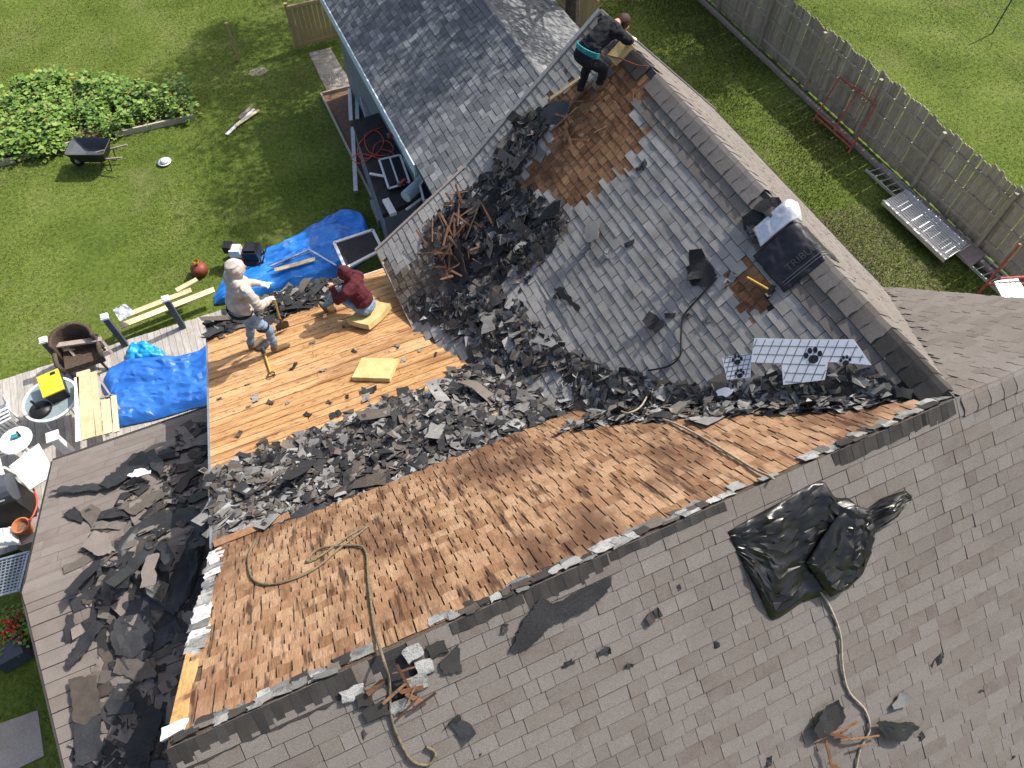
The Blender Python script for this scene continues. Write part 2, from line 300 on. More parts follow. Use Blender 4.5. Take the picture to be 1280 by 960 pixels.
# ------------------------------------------------------------------ pieces laid in courses on a slope
def wedge(k, rag):
    rnd = random.Random(k * 7 + int(rag * 1000)); xs = [0, .34, .67, 1]
    bot = [(x, rnd.uniform(-rag, rag)) for x in xs]; top = [(1, 1), (0, 1)]; ring = bot + top
    v = [V((x, y, 1 - .85 * max(0, min(1, y)))) for x, y in ring] + [V((x, y - (.08 if i_ < 4 else 0), -.05)) for i_, (x, y) in enumerate(ring)]  # dark cut butt edge, sloped outward to stand in for each course's shadow line
    n = 6; f = [(0, 1, 4, 5), (1, 2, 4), (2, 3, 4), tuple(range(11, 5, -1))] + [(i, i + n, (i + 1) % n + n, (i + 1) % n) for i in range(n)]
    return v, f
def field(parent, name, pl, srange, trange, along, keep, expo, wid, th, m, nind, rag=.02, gap=.005, over=1.35, tilt=.6, stag=None, jt=.004, mfn=None, edge='felt'):
    """courses of separate pieces: the largest in view become objects, the rest one joined part"""
    n_ = nrm(pl); al = V(along); up = n_.cross(al)
    if up.z < 0: up = -up
    Rm = frame(al, up); al = Rm.col[0]; upv = Rm.col[1]; n_ = Rm.col[2]
    c, a, b = PLN[pl]; O = V((0, 0, c))
    metas = [wedge(k, rag) for k in range(6)]; shared = {}
    P = []; t = trange[0]; row = 0
    while t < trange[1]:
        s = srange[0] - (U(0, .2) if stag is None else stag * (row % 2) + U(0, .02))
        while s < srange[1]:
            wd = wid if isinstance(wid, (int, float)) else U(*wid)
            full = wd; s_ = s
            if s < srange[0]: wd -= srange[0] - s; s = srange[0]
            if s + wd > srange[1]: wd = srange[1] - s
            if wd < .03: s = s_ + full; continue
            p = O + al * (s + wd / 2) + upv * (t + expo / 2)
            if keep(p.x, p.y):
                px, py, dep = proj(p); vis = -10 < px < 1290 and -10 < py < 970
                th_ = th * U(.75, 1.35)
                M = Matrix.Translation(O + al * (s + gap / 2) + upv * (t + U(-jt, jt)) + n_ * U(.001, .004)) @ (Rm.to_4x4() @ Euler((R(U(0, tilt)), 0, R(U(-.5, .5)))).to_matrix().to_4x4()) @ Matrix.Diagonal((wd - gap, expo * over, th_, 1))
                view = (CAMP - p).normalized().dot(n_)
                P.append(((wd * expo * max(view, 0) / dep ** 2) if vis else 0, random.randrange(6), M, mfn(p) if mfn else m))
            s = s_ + full
        t += expo; row += 1
    P.sort(key=lambda q: -q[0]); mats = sorted({q[3] for q in P}) + [edge]; rest = MB(); ne = len(mats) - 1
    for i, (area, k, M, mm) in enumerate(P):
        if i < nind and area > 0:
            if (k, mm) not in shared: q_ = MB().add(*metas[k]); q_.m[-7:] = [1] * 7; shared[(k, mm)] = q_.mesh(name, [mm, edge])
            o = bpy.data.objects.new(name, shared[(k, mm)]); link(o, parent, M)
        else:
            rest.add([M @ p for p in metas[k][0]], metas[k][1], mats.index(mm)); rest.m[-7:] = [ne] * 7
    if rest.v:
        o = rest.build(name + '_field', mats, parent, origin=None); o['kind'] = 'stuff'
    return len(P)
def slope(parent, name, pl, xy, m, th=.1):
    return MB().slab([(x, y, zat(pl, x, y) - .004) for x, y in xy], (0, 0, -th)).build(name, m, parent)
def pxy(pl, pts): return [tuple(on(pl, *p))[:2] for p in pts]

# ------------------------------------------------------------------ main house
house = thing('main_house', 'large house with steep half-stripped shingle roof and rear wing', 'house', (-2.4, 0, 0))
wl = MB(); ex = lambda prof, x0, x1: [(x0, y, z) for y, z in prof]
wl.slab(ex([(-4.4, 0), (-4.4, 3.3), (0, 7.55), (2.7, 5.0), (2.7, 0)], -7.3, 0), (9.75, 0, 0))
wl.build('wall', 'cream_siding', house)
MB().slab(ex([(2.72, 0), (2.72, 4.95), (7.3, 3.6), (7.3, 0)], -6.85, 0), (3.2, 0, 0)).build('wall', 'cream_siding', house)
MB().slab([(x, 2.74, z) for x, z in [(-3.6, 0), (-3.6, 4.45), (-2.28, 5.4), (0, 7.5), (2.42, 5.1), (2.42, 0)]], (0, 4.4, 0)).build('wall', 'cream_siding', house)
for i in range(13):   # lap siding on the wing's rear gable and west side
    z = .3 + i * .33
    MB().box((-.6, 7.155, z), (5.9, .03, .31)).build('siding_board', 'cream_siding', house)
    if z < 4.2: MB().box((-3.62, 6.4, z), (.03, 1.4, .31)).build('siding_board', 'cream_siding', house)
sA = slope(house, 'front_slope', 'A', [(XL, 0), (XL, -4.8), (XRT, -4.8), (XRT, 0)], 'felt')
sB = slope(house, 'rear_slope', 'B', [(XL, 0), (0, 0), (-2.28, 2.28), (-2.87, KB), (XL, KB)], 'old_cedar')
XPE, YPE = -7.22, 7.55
sP = slope(house, 'low_rear_slope', 'P', [(XL, KB), (-2.87, KB), (-3.95, 5.2), (-3.7, 5.4), (-3.7, YPE), (XPE, YPE)], 'old_cedar', .12)
sC = slope(house, 'wing_west_slope', 'C', [(0, 0), (0, YN), (-2.28, YN), (-2.28, 2.28)], 'felt')
XC2 = -4.05
sC2 = slope(house, 'wing_lower_slope', 'C2', [(-2.28, 2.28), (-2.28, YN), (XC2, YN), (XC2, 5.36), (-2.87, KB)], 'old_cedar')
sD = slope(house, 'wing_east_slope', 'D', [(0, 0), (2.72, 2.72), (2.72, YN), (0, YN)], 'brown_shingle')
sE = slope(house, 'rear_slope_end', 'B', [(0, 0), (XRT, 0), (XRT, XRT)], 'brown_shingle')

# front slope: laminated brown-grey shingles with joints where the layers step
def keepA(x, y):
    if y > -.05 or x > XRT - .05: return False
    px, py, _ = proj((x, y, zat('A', x, y)))
    return not inpoly(px, py, NOTCH)
NOTCH = [(455, 850), (520, 805), (535, 850), (505, 880), (470, 885)]
nA = field(sA, 'brown_shingle', 'A', (XL + .02, XRT), (-4.8 / math.cos(math.atan(SB)), .0), (1, 0, 0), keepA, .148, (.12, .36), .013, 'brown_shingle', 300, rag=.006, gap=.005, tilt=.4, jt=.0015)
def keepE(x, y): return x > y + .02 and y > .04 and x < XRT - .04
field(sE, 'brown_shingle', 'B', (-XRT, 0), (-4, 0), (1, 0, 0), keepE, .131, (.14, .36), .008, 'brown_shingle', 60, rag=.012, tilt=.4)
def keepD(x, y): return .16 < x < 2.68 and y > x - .06 and y < YN - .02
field(sD, 'brown_shingle', 'D', (-1, YN), (-4, 0), (0, 1, 0), keepD, .131, (.2, .36), .008, 'brown_shingle', 90, rag=.012, tilt=.4)

# stripped rear slope: hand-split cedar shingles
def keepB(x, y): return y > .1 and x < -y - .1 and XL + .1 < x and y < KB - .02
nB = field(sB, 'cedar_shingle', 'B', (0, -XL), (-KB / math.cos(math.atan(SB)), -.05), (1, 0, 0), keepB, .155, (.08, .2), .018, 'cedar', 300, edge='old_cedar', rag=.07, gap=.014, tilt=1.8, jt=.014)
# low rear slope: bare tongue-and-groove boards
y = KB + .03; k = 0; pu = V((0, -1, SP)).normalized(); yb = []
while y < YPE - .02:
    wd = .142; y1 = min(y + wd, YPE)
    x0 = XL + (XPE - XL) * (y - KB) / (YPE - KB) + .01
    xe = -2.9 - .441 * (y - KB) if y < 5.2 else -3.72
    cuts = [x0] + sorted(random.sample([U(x0 + .8, xe - .6) for _ in range(4)], 1 if k % 2 else 0)) + [xe]
    for i in range(len(cuts) - 1):
        a_, b_ = cuts[i] + .003, cuts[i + 1] - .003; lf = U(.012, .02)
        P4 = [(a_, y + .004), (b_, y + .004), (b_, y1 - .005), (a_, y1 - .005)]
        MB().slab([(px, py, zat('P', px, py) + lf) for px, py in P4], (0, 0, -.018)).build('plank', 'plank', sP)
    y = y1; k += 1
MB().bar((XL, KB, zat('P', 0, KB) + .01), (XPE, YPE, zat('P', 0, YPE) + .01), .03, .05).build('drip_edge', 'steel', sP)
MB().bar((XL + .05, KB + .03, zat('P', 0, KB) + .05), (-6.6, KB + .03, zat('P', 0, KB) + .05), .09, .03).build('nailer_board', 'splinter', sP)

# wing: three-tab grey shingles, brown courses below the ridge, stripped patch of cedar
PATCH = [(684, 128), (712, 100), (748, 118), (770, 70), (800, 82), (822, 92), (803, 118), (785, 145), (803, 178), (795, 196), (770, 214), (745, 236), (722, 254), (690, 247), (652, 232), (664, 200), (688, 182), (700, 150)]
HOLE = [(905, 352), (935, 330), (955, 345), (970, 362), (960, 376), (940, 388), (922, 375)]
OLD = [(430, 345), (476, 322), (505, 340), (530, 318), (528, 288), (555, 262), (580, 258), (615, 330), (640, 395), (660, 440), (500, 395)]
def keepC(x, y):
    if y > YN - .02 or x > -.12 or (x > -2.28 and y < -x + .1): return False
    q = (x, y, zat('C', x, y)); px, py, _ = proj(q)
    return not (inpoly(px, py, PATCH) or inpoly(px, py, HOLE)) and x > -2.33
def keepC2(x, y):
    if not (-2.2 > x > XC2 + .02) or y > YN - .02: return False
    if y < KB + max(0, (-x - 2.87) / .441) + .06: return False
    px, py, _ = proj((x, y, zat('C2', x, y))); return not inpoly(px, py, OLD)
def keepOld(x, y):
    if not (-2.26 > x > XC2 + .02) or y > YN - .02: return False
    if y < KB + max(0, (-x - 2.87) / .441) + .06: return False
    px, py, _ = proj((x, y, zat('C2', x, y))); return inpoly(px, py, OLD)
lenC = KC / math.cos(math.atan(SC))
mC = lambda p: 'brown_shingle' if p.x > -.38 else 'gray_shingle'
nC = field(sC, 'gray_shingle', 'C', (-YN, 0), (-lenC - .06, -.04), (0, 1, 0), keepC, .127, .305, .013, 'gray_shingle', 300, rag=.015, gap=.008, tilt=1.3, stag=.152, mfn=mC)
CO2 = PLN['C2']
def tr(pl, x): c, a, b = PLN[pl]; return math.hypot(1, a) * x   # slope distance from x = 0
field(sC2, 'gray_shingle', 'C2', (-YN, 0), (tr('C2', XC2), tr('C2', -2.15)), (0, 1, 0), keepC2, .127, .305, .013, 'gray_shingle', 60, rag=.015, gap=.008, tilt=1.4, stag=.152)
field(sC2, 'weathered_shingle', 'C2', (-YN, 0), (tr('C2', XC2), tr('C2', -2.26)), (0, 1, 0), keepOld, .12, (.12, .22), .016, 'old_cedar', 160, edge='old_cedar', rag=.09, gap=.01, tilt=2.2, jt=.015)
def keepPatch(x, y):
    px, py, _ = proj((x, y, zat('C', x, y))); return -.08 > x > -2.24 and (inpoly(px, py, PATCH) or inpoly(px, py, HOLE) or edged(px, py, PATCH) < 14 or edged(px, py, HOLE) < 14)
field(sC, 'cedar_shingle', 'C', (-YN, 0), (-lenC, -.02), (0, 1, 0), keepPatch, .118, (.10, .17), .008, 'cedar_wing', 260, edge='old_cedar', rag=.03, gap=.007, tilt=1.0)
# rake trim of the wing's gable end
for pl, xa, xb in (('C', 0, -2.28),):
    MB().bar((xa, YN + .03, zat(pl, xa, 0) + .02), (xb, YN + .03, zat(pl, xb, 0) + .02), .07, .05).build('rake_trim', 'rake_gray', house)
MB().bar((-2.3, YN + .02, zat('C2', -2.3, 0) - .03), (XC2, YN + .02, zat('C2', XC2, 0) - .03), .05, .12).build('rake_board', 'rail_wood', house)
MB().bar((0, YN + .03, ZR - .02), (2.72, YN + .03, zat('D', 2.72, 0) - .02), .05, .1).build('rake_board', 'rake_gray', house)
MB().bar((XC2, 5.4, zat('C2', XC2, 0) - .06), (XC2, YN, zat('C2', XC2, 0) - .06), .04, .14).build('fascia', 'rail_wood', house)
MB().bar((XPE, YPE, zat('P', 0, YPE) - .08), (-3.75, YPE, zat('P', 0, YPE) - .08), .04, .16).build('fascia', 'white_paint', house)
MB().bar((2.76, 2.9, zat('D', 2.72, 0) - .06), (2.76, YN, zat('D', 2.72, 0) - .06), .03, .06).build('drip_edge', 'tar_cap', house)

# ridge caps of the wing: one folded shingle after another
def cap_mesh(m, wd=.2, ln=.27, th=.01, sl=SC, lf=.011):
    mb = MB(); n = 8; a0 = math.atan(sl)
    def prof(t):   # rounded fold over the ridge, t from -1 to 1
        x = t * wd; return x, -math.sqrt((x * sl) ** 2 + .0006) + .0245
    for ring in (0, 1):
        yy = ring * ln; lift = lf + .004 if ring == 0 else .004
        for side in (1, 0):
            for i in range(n + 1):
                x, z = prof(-1 + 2 * i / n); mb.v.append(V((x * (1.04 if ring == 0 else .97), yy + .012 * math.sin(i * 2.1 + ring), z + lift - (0 if side else th))))
    q = n + 1
    for i in range(n):
        mb.f += [(i, i + 1, 2 * q + i + 1, 2 * q + i), (q + i + 1, q + i, 3 * q + i, 3 * q + i + 1), (i + 1, i, q + i, q + i + 1), (2 * q + i, 2 * q + i + 1, 3 * q + i + 1, 3 * q + i)]
    mb.f += [(0, 2 * q, 3 * q, q), (n, q + n, 3 * q + n, 2 * q + n)]
    mb.m = [0] * len(mb.f); return mb.mesh('ridge_cap', m, False)
cm = cap_mesh('brown_shingle')
def ridge_y(px, py): return on(ZR, px, py).y
ycap = ridge_y(1112, 412); yg0, yg1 = ridge_y(1032, 320), ridge_y(962, 245); yend = ridge_y(826, 100)
yv = ycap
while yv < yend:
    if not (yg0 - .1 < yv < yg1 - .02):
        o = bpy.data.objects.new('ridge_cap', cm); link(o, house, Matrix.Translation((U(-.006, .006), yv, ZR + .004)) @ Euler((R(U(-.6, .6)), R(U(-1, 1)), R(U(-1.2, 1.2)))).to_matrix().to_4x4())
    yv += .19
# torn end of the cap near the ridge junction: dark felt and lifted cap pieces
cd = cap_mesh('tar_cap')
for yv in (ycap - .2, ycap - .41, ycap - .62, ycap - .84):
    o = bpy.data.objects.new('ridge_cap', cd); link(o, house, Matrix.Translation((0, yv, ZR - .004)))
yv = ridge_y(822, 92) + .16
while yv < YN - .1:
    if U(0, 1) < .8:
        o = bpy.data.objects.new('ridge_cap', cd if U(0, 1) < .5 else cm); link(o, house, Matrix.Translation((U(-.01, .01), yv, ZR - .005)) @ Euler((0, R(U(-5, 5)), R(U(-4, 4)))).to_matrix().to_4x4())
    yv += .21
# main ridge, right of the wing: whole caps
cm1 = cap_mesh('brown_shingle', sl=SB, lf=.004, wd=.16)
xv = .05
while xv < XRT - .2:
    o = bpy.data.objects.new('ridge_cap', cm1); link(o, house, Matrix.Translation((xv, 0, ZR)) @ Euler((0, 0, R(-90))).to_matrix().to_4x4() @ Matrix.Translation((0, 0, 0)))
    xv += .17
# main ridge, left: caps torn off, old layers broken along the crest
def crust_piece(parent, p, ln, wd, th, Rm, m='crust', name='broken_cap'):
    ring = []; hx, hy = ln / 2, wd / 2; rot = Matrix.Rotation(R(U(-7, 7)), 3, 'Z')
    for sx, sy, ex_, ey in ((-1, -1, 1, -1), (1, -1, 1, 1), (1, 1, -1, 1), (-1, 1, -1, -1)):
        for k in range(3):
            t = k / 3; j = U(-.012, .012)
            ring.append(rot @ V((hx * (sx + (ex_ - sx) * t) * U(.93, 1.02) + j, hy * (sy + (ey - sy) * t) * U(.86, 1.04) - j, 0)))
    up = th * U(.7, 1.2); tl = U(-.06, .06)
    mb = MB().slab([p + Rm @ (q + V((0, 0, up + q.x * tl))) for q in ring], (0, 0, -th - .004)); return mb.build(name, m, parent)
fb = frame((1, 0, 0), (0, -1, SB)); fa = frame((1, 0, 0), (0, 1, SB))
for lay, (y_, w0, w1, st_) in enumerate(((.085, .12, .17, 1.0), (.05, .08, .12, 1.05), (.02, .05, .08, 1.3))):
    x = XL + .06
    while x < -.08:
        px, py, _ = proj((x, .03, ZR)); ln = U(.09, .2)
        gone = 445 < px < 535 or (905 < px < 1040 and U(0, 1) < .6) or U(0, 1) < (.06, .3, .45)[lay]
        if not gone: crust_piece(sB, V((x + ln / 2, y_ + U(-.01, .01), zat('B', 0, y_) + .004 + .012 * lay)), ln * 1.08, U(w0, w1), U(.010, .018), fb, random.choice(['crust', 'crust', 'scrap_gray', 'scrap_brown', 'tar_cap']))
        x += ln * st_
for x0, x1, wd in [((208, 940), (440, 838), .17), ((560, 775), (650, 738), .09), ((655, 742), (760, 696), .13), ((760, 690), (905, 628), .07), ((1048, 580), (1160, 522), .12), ((1155, 525), (1192, 502), .13)]:
    a_ = on(ZR, *x0).x; b_ = on(ZR, *x1).x; n_ = max(4, int((b_ - a_) / .07)); top_ = [(a_ + (b_ - a_) * i / n_, -.004) for i in range(n_ + 1)]; low_ = [(a_ + (b_ - a_) * i / n_ + U(-.01, .01), -wd * U(.88, 1.06)) for i in range(n_, -1, -1)]
    for i in range(n_): MB().slab([(px, py, zat('A', px, py) + .02 + .003 * (i % 2)) for px, py in (top_[i], top_[i + 1], low_[n_ - i - 1], low_[n_ - i])], (0, 0, -.014)).build('cap_strip', 'tar_cap', sA) if i % 1 == 0 else None
# left rake of the rear slope: pale broken edge, then a bare edge board
y = .95
while y < KB - .05:
    crust_piece(sB, V((XL + .05 + U(0, .03), y, zat('B', 0, y) + .01)), U(.12, .24), U(.14, .26), U(.010, .02), fb, random.choice(['crust', 'crust', 'white_crust', 'white_crust', 'scrap_gray'])); y += U(.07, .12)
MB().slab([(XL - .01, .18, zat('B', 0, .18) + .03), (XL + .13, .2, zat('B', 0, .2) + .03), (XL + .11, .55, zat('B', 0, .55) + .03), (XL + .14, .9, zat('B', 0, .9) + .03), (XL - .01, .98, zat('B', 0, .98) + .03)], (0, 0, -.03)).build('edge_board', 'edge_wood', sB)
crust_piece(sB, V((XL + .05, .12, zat('B', 0, .12) + .03)), .2, .16, .03, fb, 'white_paint')

# ------------------------------------------------------------------ garage behind the wing
gar = thing('garage', 'garage with blue-grey dimensional shingle roof adjoining the wing gable', 'garage', (.5, 13, 0))
YG1 = 18.6
MB().slab([(x, 7.45, z) for x, z in [(-2.0, 0), (-2.0, 3.1), (.5, 4.6), (3.0, 3.1), (3.0, 0)]], (0, YG1 - 7.7, 0)).build('wall', 'siding', gar)
for i in range(9): MB().box((-2.02, 13, .28 + i * .32), (.03, 10.8, .3)).build('siding_board', 'siding', gar)
sF = slope(gar, 'west_slope', 'F', [(.5, 7.42), (.5, YG1), (-2.3, YG1), (-2.3, 7.42)], 'felt')
sF2 = slope(gar, 'east_slope', 'F2', [(.5, 7.42), (3.3, 7.42), (3.3, YG1), (.5, YG1)], 'felt')
trF = lambda pl, x: math.hypot(1, PLN[pl][1]) * x
keepF = lambda x, y: -2.3 < x < .46 and 7.43 < y < YG1 - .05
field(sF, 'dimensional_shingle', 'F', (-YG1, -7.4), (trF('F', -2.3), trF('F', .46)), (0, 1, 0), keepF, .145, (.13, .30), .012, 'garage_shingle', 300, rag=.012, gap=.007, tilt=1.5)
keepF2 = lambda x, y: .54 < x < 3.3 and 7.43 < y < YG1 - .05
field(sF2, 'dimensional_shingle', 'F2', (7.42, YG1), (trF('F2', -3.3) , trF('F2', -.5)), (0, 1, 0), keepF2, .145, (.13, .30), .012, 'garage_shingle', 60, rag=.012, gap=.007, tilt=1.5)
MB().slab([(.36, 7.43, zat('F', .36, 0) + .02), (.5, 7.43, 4.83), (.64, 7.43, zat('F2', .64, 0) + .02)], (0, YG1 - 7.5, 0)).build('ridge_strip', 'garage_shingle', gar)
MB().bar((-2.33, 10.7, 3.1), (-2.33, YG1, 3.1), .04, .28).build('fascia', 'pale_blue', gar)
MB().box((-2.06, 12.2, 1.55), (.06, .9, 1.1)).build('window', 'white_paint', gar)
MB().box((-2.1, 12.2, 1.55), (.02, .74, .94)).build('pane', 'glass_top', gar.children[-1])

# ------------------------------------------------------------------ porch roof on the left
por = thing('porch', 'low porch with brown-grey shingle roof strewn with torn shingles', 'porch', (-9, 3.5, 0))
XG0, XG1, YE, YA, YF = -10.5, -7.32, 6.86, 3.9, -2.5
sG1 = slope(por, 'rear_slope', 'G1', [(XG0, YA), (XG1, YA), (XG1, YE), (XG0, YE)], 'felt')
sG2 = slope(por, 'front_slope', 'G2', [(XG0, YA), (XG0, YF), (XG1, YF), (XG1, YA)], 'felt')
trG = lambda pl, y: math.hypot(1, PLN[pl][2]) * y
field(sG2, 'porch_shingle', 'G2', (XG0, XG1), (trG('G2', YF), trG('G2', YA) - .03), (1, 0, 0), lambda x, y: XG0 < x < XG1 and YF < y < YA, .2, (.5, 1.0), .009, 'porch_shingle', 120, rag=.01, gap=.004, tilt=.3)
field(sG1, 'porch_shingle', 'G1', (-XG1, -XG0), (-trG('G1', YE), -trG('G1', YA)), (1, 0, 0), lambda x, y: XG0 < x < XG1 and YA < y < YE, .2, (.6, 1.0), .007, 'porch_shingle', 80, rag=.006, gap=.002, tilt=.2)
pts = []
MB().slab([(XG0, YA - .16, zat('G2', 0, YA - .16) + .022), (XG0, YA, 3.815), (XG0, YA + .16, zat('G1', 0, YA + .16) + .022)], (XG1 - XG0, 0, 0)).build('ridge_strip', 'porch_shingle', por)
MB().bar((XG0, YE + .02, zat('G1', 0, YE) - .04), (XG1, YE + .02, zat('G1', 0, YE) - .04), .05, .1).build('fascia', 'tar_cap', por)
for ya, yb, pl in ((YF, YA, 'G2'), (YA, YE, 'G1')):
    MB().bar((XG0 - .02, ya, zat(pl, 0, ya) - .03), (XG0 - .02, yb, zat(pl, 0, yb) - .03), .03, .06).build('rake_board', 'tar_cap', por)
for px, py in ((XG0 + .25, YE - .3), (XG0 + .25, 1.2), (XG0 + .25, -1.9)):
    zt = zat('G1' if py > YA else 'G2', px, py) - .1
    c = MB().box((px, py, (zt + .5) / 2 - .08), (.13, .13, zt - .66)).box((px, py, zt - .2), (.2, .2, .1)).box((px, py, zt - .12), (.24, .24, .06)); c.build('column', 'white_paint', por)
# ------------------------------------------------------------------ torn roofing
def scrap_mesh(k, ln, wd, curl, tooth):
    """one torn shingle: uneven outline, granule face up, asphalt face down, bent"""
    rnd = random.Random(k); nu = 5
    top = []; bot = []
    for i in range(nu + 1):
        t = i / nu
        lo = -.5 + rnd.uniform(0, .14) + (rnd.uniform(.05, .18) if rnd.random() < tooth else 0); hi = .5 - rnd.uniform(0, .14) - (rnd.uniform(.05, .18) if rnd.random() < tooth else 0)
        sx = (t - .5) * ln + rnd.uniform(-.02, .02) * (0 < i < nu)
        for w_, lst in ((lo, top), (hi, bot)):
            z = curl * ((t - .5) ** 2) * 4 * ln * .12 + rnd.uniform(-.006, .006) + abs(w_) * rnd.uniform(-.02, .03)
            lst.append(V((sx + w_ * rnd.uniform(-.08, .08), w_ * wd, z)))
    mb = MB(); n = nu + 1; v = top + bot; th = .007
    mb.v = v + [p - V((0, 0, th)) for p in v]; q = 2 * n
    for i in range(nu):
        mb.f += [(i, i + 1, n + i + 1, n + i)]; mb.m += [0]
    for i in range(nu):
        mb.f += [(q + i + 1, q + i, q + n + i, q + n + i + 1)]; mb.m += [1]
    for a, b in [(i, i + 1) for i in range(nu)] + [(n + i + 1, n + i) for i in range(nu)] + [(n, 0), (nu, n + nu)]:
        mb.f += [(b, a, q + a, q + b)]; mb.m += [1]
    return mb
SC_T = []
for k in range(30):
    ln = random.choice([.09, .12, .15, .19, .24, .32]) * U(.85, 1.15); SC_T.append(scrap_mesh(k, ln, min(ln * .8, U(.09, .22)), U(-2.2, 2.2), .3))
BIGS = [scrap_mesh(100 + k, U(.5, .95), U(.16, .28), U(-.9, .9), .3) for k in range(8)]
SHARED = {}
def smesh(k, big, tm, bmn):
    key = (k, big, tm, bmn)
    if key not in SHARED:
        src = BIGS[k] if big else SC_T[k]; me = bpy.data.meshes.new('shingle_scrap'); me.from_pydata([tuple(p) for p in src.v], [], src.f)
        me.materials.append(MT[tm]); me.materials.append(MT[bmn]); me.polygons.foreach_set('material_index', src.m); me.update(); SHARED[key] = me
    return SHARED[key]
MIX = {'gray': (['scrap_gray'] * 5 + ['scrap_brown'] * 5 + ['felt'] * 3), 'dark': (['felt'] * 4 + ['felt_sheen'] * 2 + ['scrap_brown'] * 5 + ['scrap_gray'] * 2), 'porch': (['scrap_brown'] * 5 + ['porch_shingle'] * 3 + ['felt_sheen'] * 3), 'mid': (['scrap_gray'] * 4 + ['scrap_brown'] * 6 + ['felt'] * 2)}
def src_(k, isb): return BIGS[k] if isb else SC_T[k]
def heap(label, group, pl, poly, n, hmax, mix, nind, big=0, spread=.3, tilt=16, rim=.35, stufflabel=None, flip=.35):
    """scatter torn shingles over a patch of roof, thickest in the middle"""
    Q = pxy(pl, poly); nn = nrm(pl); xs = [q[0] for q in Q]; ys = [q[1] for q in Q]; items = []; tries = 0
    rot0 = V((0, 0, 1)).rotation_difference(nn).to_matrix()
    while len(items) < n and tries < n * 60:
        tries += 1; x, y = U(min(xs), max(xs)), U(min(ys), max(ys))
        if not inpoly(x, y, Q): continue
        d = edged(x, y, Q); nz = .55 + .9 * noise.noise(V((x * 1.7, y * 1.7, 3)))
        h = hmax * min(1, d / rim) * max(.1, min(1.3, nz)); lift = .012 + h * (U(0, 1) ** .8)
        isb = U(0, 1) < big; k = random.randrange(len(BIGS) if isb else len(SC_T))
        m = random.choice(MIX[mix]); fl = U(0, 1) < flip
        tl = tilt * (.25 + min(1, h / .08) * .75)
        E_ = Euler((R(random.gauss(0, tl)) + (math.pi if fl else 0), R(random.gauss(0, tl)), R(U(0, 360)))).to_matrix()
        src = BIGS[k] if isb else SC_T[k]; Rm = rot0 @ E_
        low = min((Rm @ p).dot(nn) for p in src.v)
        p = V((x, y, zat(pl, x, y))) + nn * (lift - low * .8)
        size = (max(v.x for v in src.v) - min(v.x for v in src.v)) * (.3 + lift / max(hmax, .02)) / (p - CAMP).length
        items.append((size, k, isb, m, fl, Matrix.Translation(p) @ Rm.to_4x4()))
    items.sort(key=lambda q: -q[0]); st = MB(); names = ['scrap_gray', 'scrap_brown', 'felt', 'felt_sheen', 'porch_shingle']
    for i, (s_, k, isb, m, fl, M) in enumerate(items):
        if i < nind:
            o = bpy.data.objects.new('torn_shingle', smesh(k, isb, m, 'felt')); link(o, None, M)
            ln_ = max(v.x for v in src_(k, isb).v) * 2; sz = 'long' if isb else ('broad' if ln_ > .27 else 'short' if ln_ < .17 else 'ragged')
            cn = 'black underside-up' if fl else {'scrap_gray': 'grey', 'scrap_brown': 'brown', 'felt': 'black', 'felt_sheen': 'charcoal', 'porch_shingle': 'tan'}[m]
            tag(o, sz + ' ' + cn + ' torn shingle ' + label, 'shingle', group)
        else:
            src = BIGS[k] if isb else SC_T[k]; b = len(st.v); st.v += [M @ p for p in src.v]
            st.f += [tuple(b + j for j in f) for f in src.f]; st.m += [names.index(m) if q == 0 else 2 for q in src.m]
    if st.v: tag(st.build('shingle_debris', names), stufflabel or label, 'debris', kind='stuff')
def splinters(label, group, pl, poly, n, hmax, L0=.15, L1=.55, nind=30):
    Q = pxy(pl, poly); xs = [q[0] for q in Q]; ys = [q[1] for q in Q]; nn = nrm(pl); c = 0
    while c < n:
        x, y = U(min(xs), max(xs)), U(min(ys), max(ys))
        if not inpoly(x, y, Q): continue
        c += 1; ln = U(L0, L1); a = U(0, math.pi); d = V((math.cos(a), math.sin(a), 0)); d = (d - nn * d.dot(nn)).normalized()
        d = (d + nn * U(-.08, .18)).normalized(); p = V((x, y, zat(pl, x, y))) + nn * (.05 + hmax * U(.3, 1)); s = d.cross(nn).normalized()
        wd = U(.012, .05); e = s * wd / 2; tq = U(.3, 1)
        a_, b_ = p - d * ln / 2, p + d * ln / 2
        o = MB().slab([a_ - e * tq, b_ - e, b_ + d * U(0, .06) + e * U(-.6, .4), b_ + e * U(.2, 1), a_ + e], nn * U(.006, .014)).build('wood_splinter', 'splinter'); tag(o, ('long ' if ln > L0 + .72 * (L1 - L0) else 'short ' if ln < L0 + .3 * (L1 - L0) else 'thin ' if wd < .03 else 'wide ') + label, 'wood scrap', group)
P_MAIN = [(264, 596), (330, 560), (380, 548), (450, 520), (520, 492), (566, 470), (600, 452), (622, 438), (700, 462), (800, 488), (820, 512), (742, 520), (680, 540), (600, 572), (540, 594), (470, 622), (400, 640), (330, 662), (270, 672)]
heap('in the long heap below the cedar slope', 'torn shingles in the long heap on the plank slope', 'P', P_MAIN, 1900, .095, 'gray', 85, .012, rim=.3, tilt=10, flip=.22, stufflabel='small broken shingle bits filling the long heap beside bare planks')
heap('in the row along the plank eave', 'torn shingles along the plank eave', 'P', [(262, 402), (330, 372), (400, 352), (436, 350), (450, 368), (405, 378), (350, 400), (300, 412), (264, 426)], 360, .09, 'dark', 20, .02, rim=.2, tilt=11, flip=.3, stufflabel='small dark shingle bits along the eave beside the seated worker')
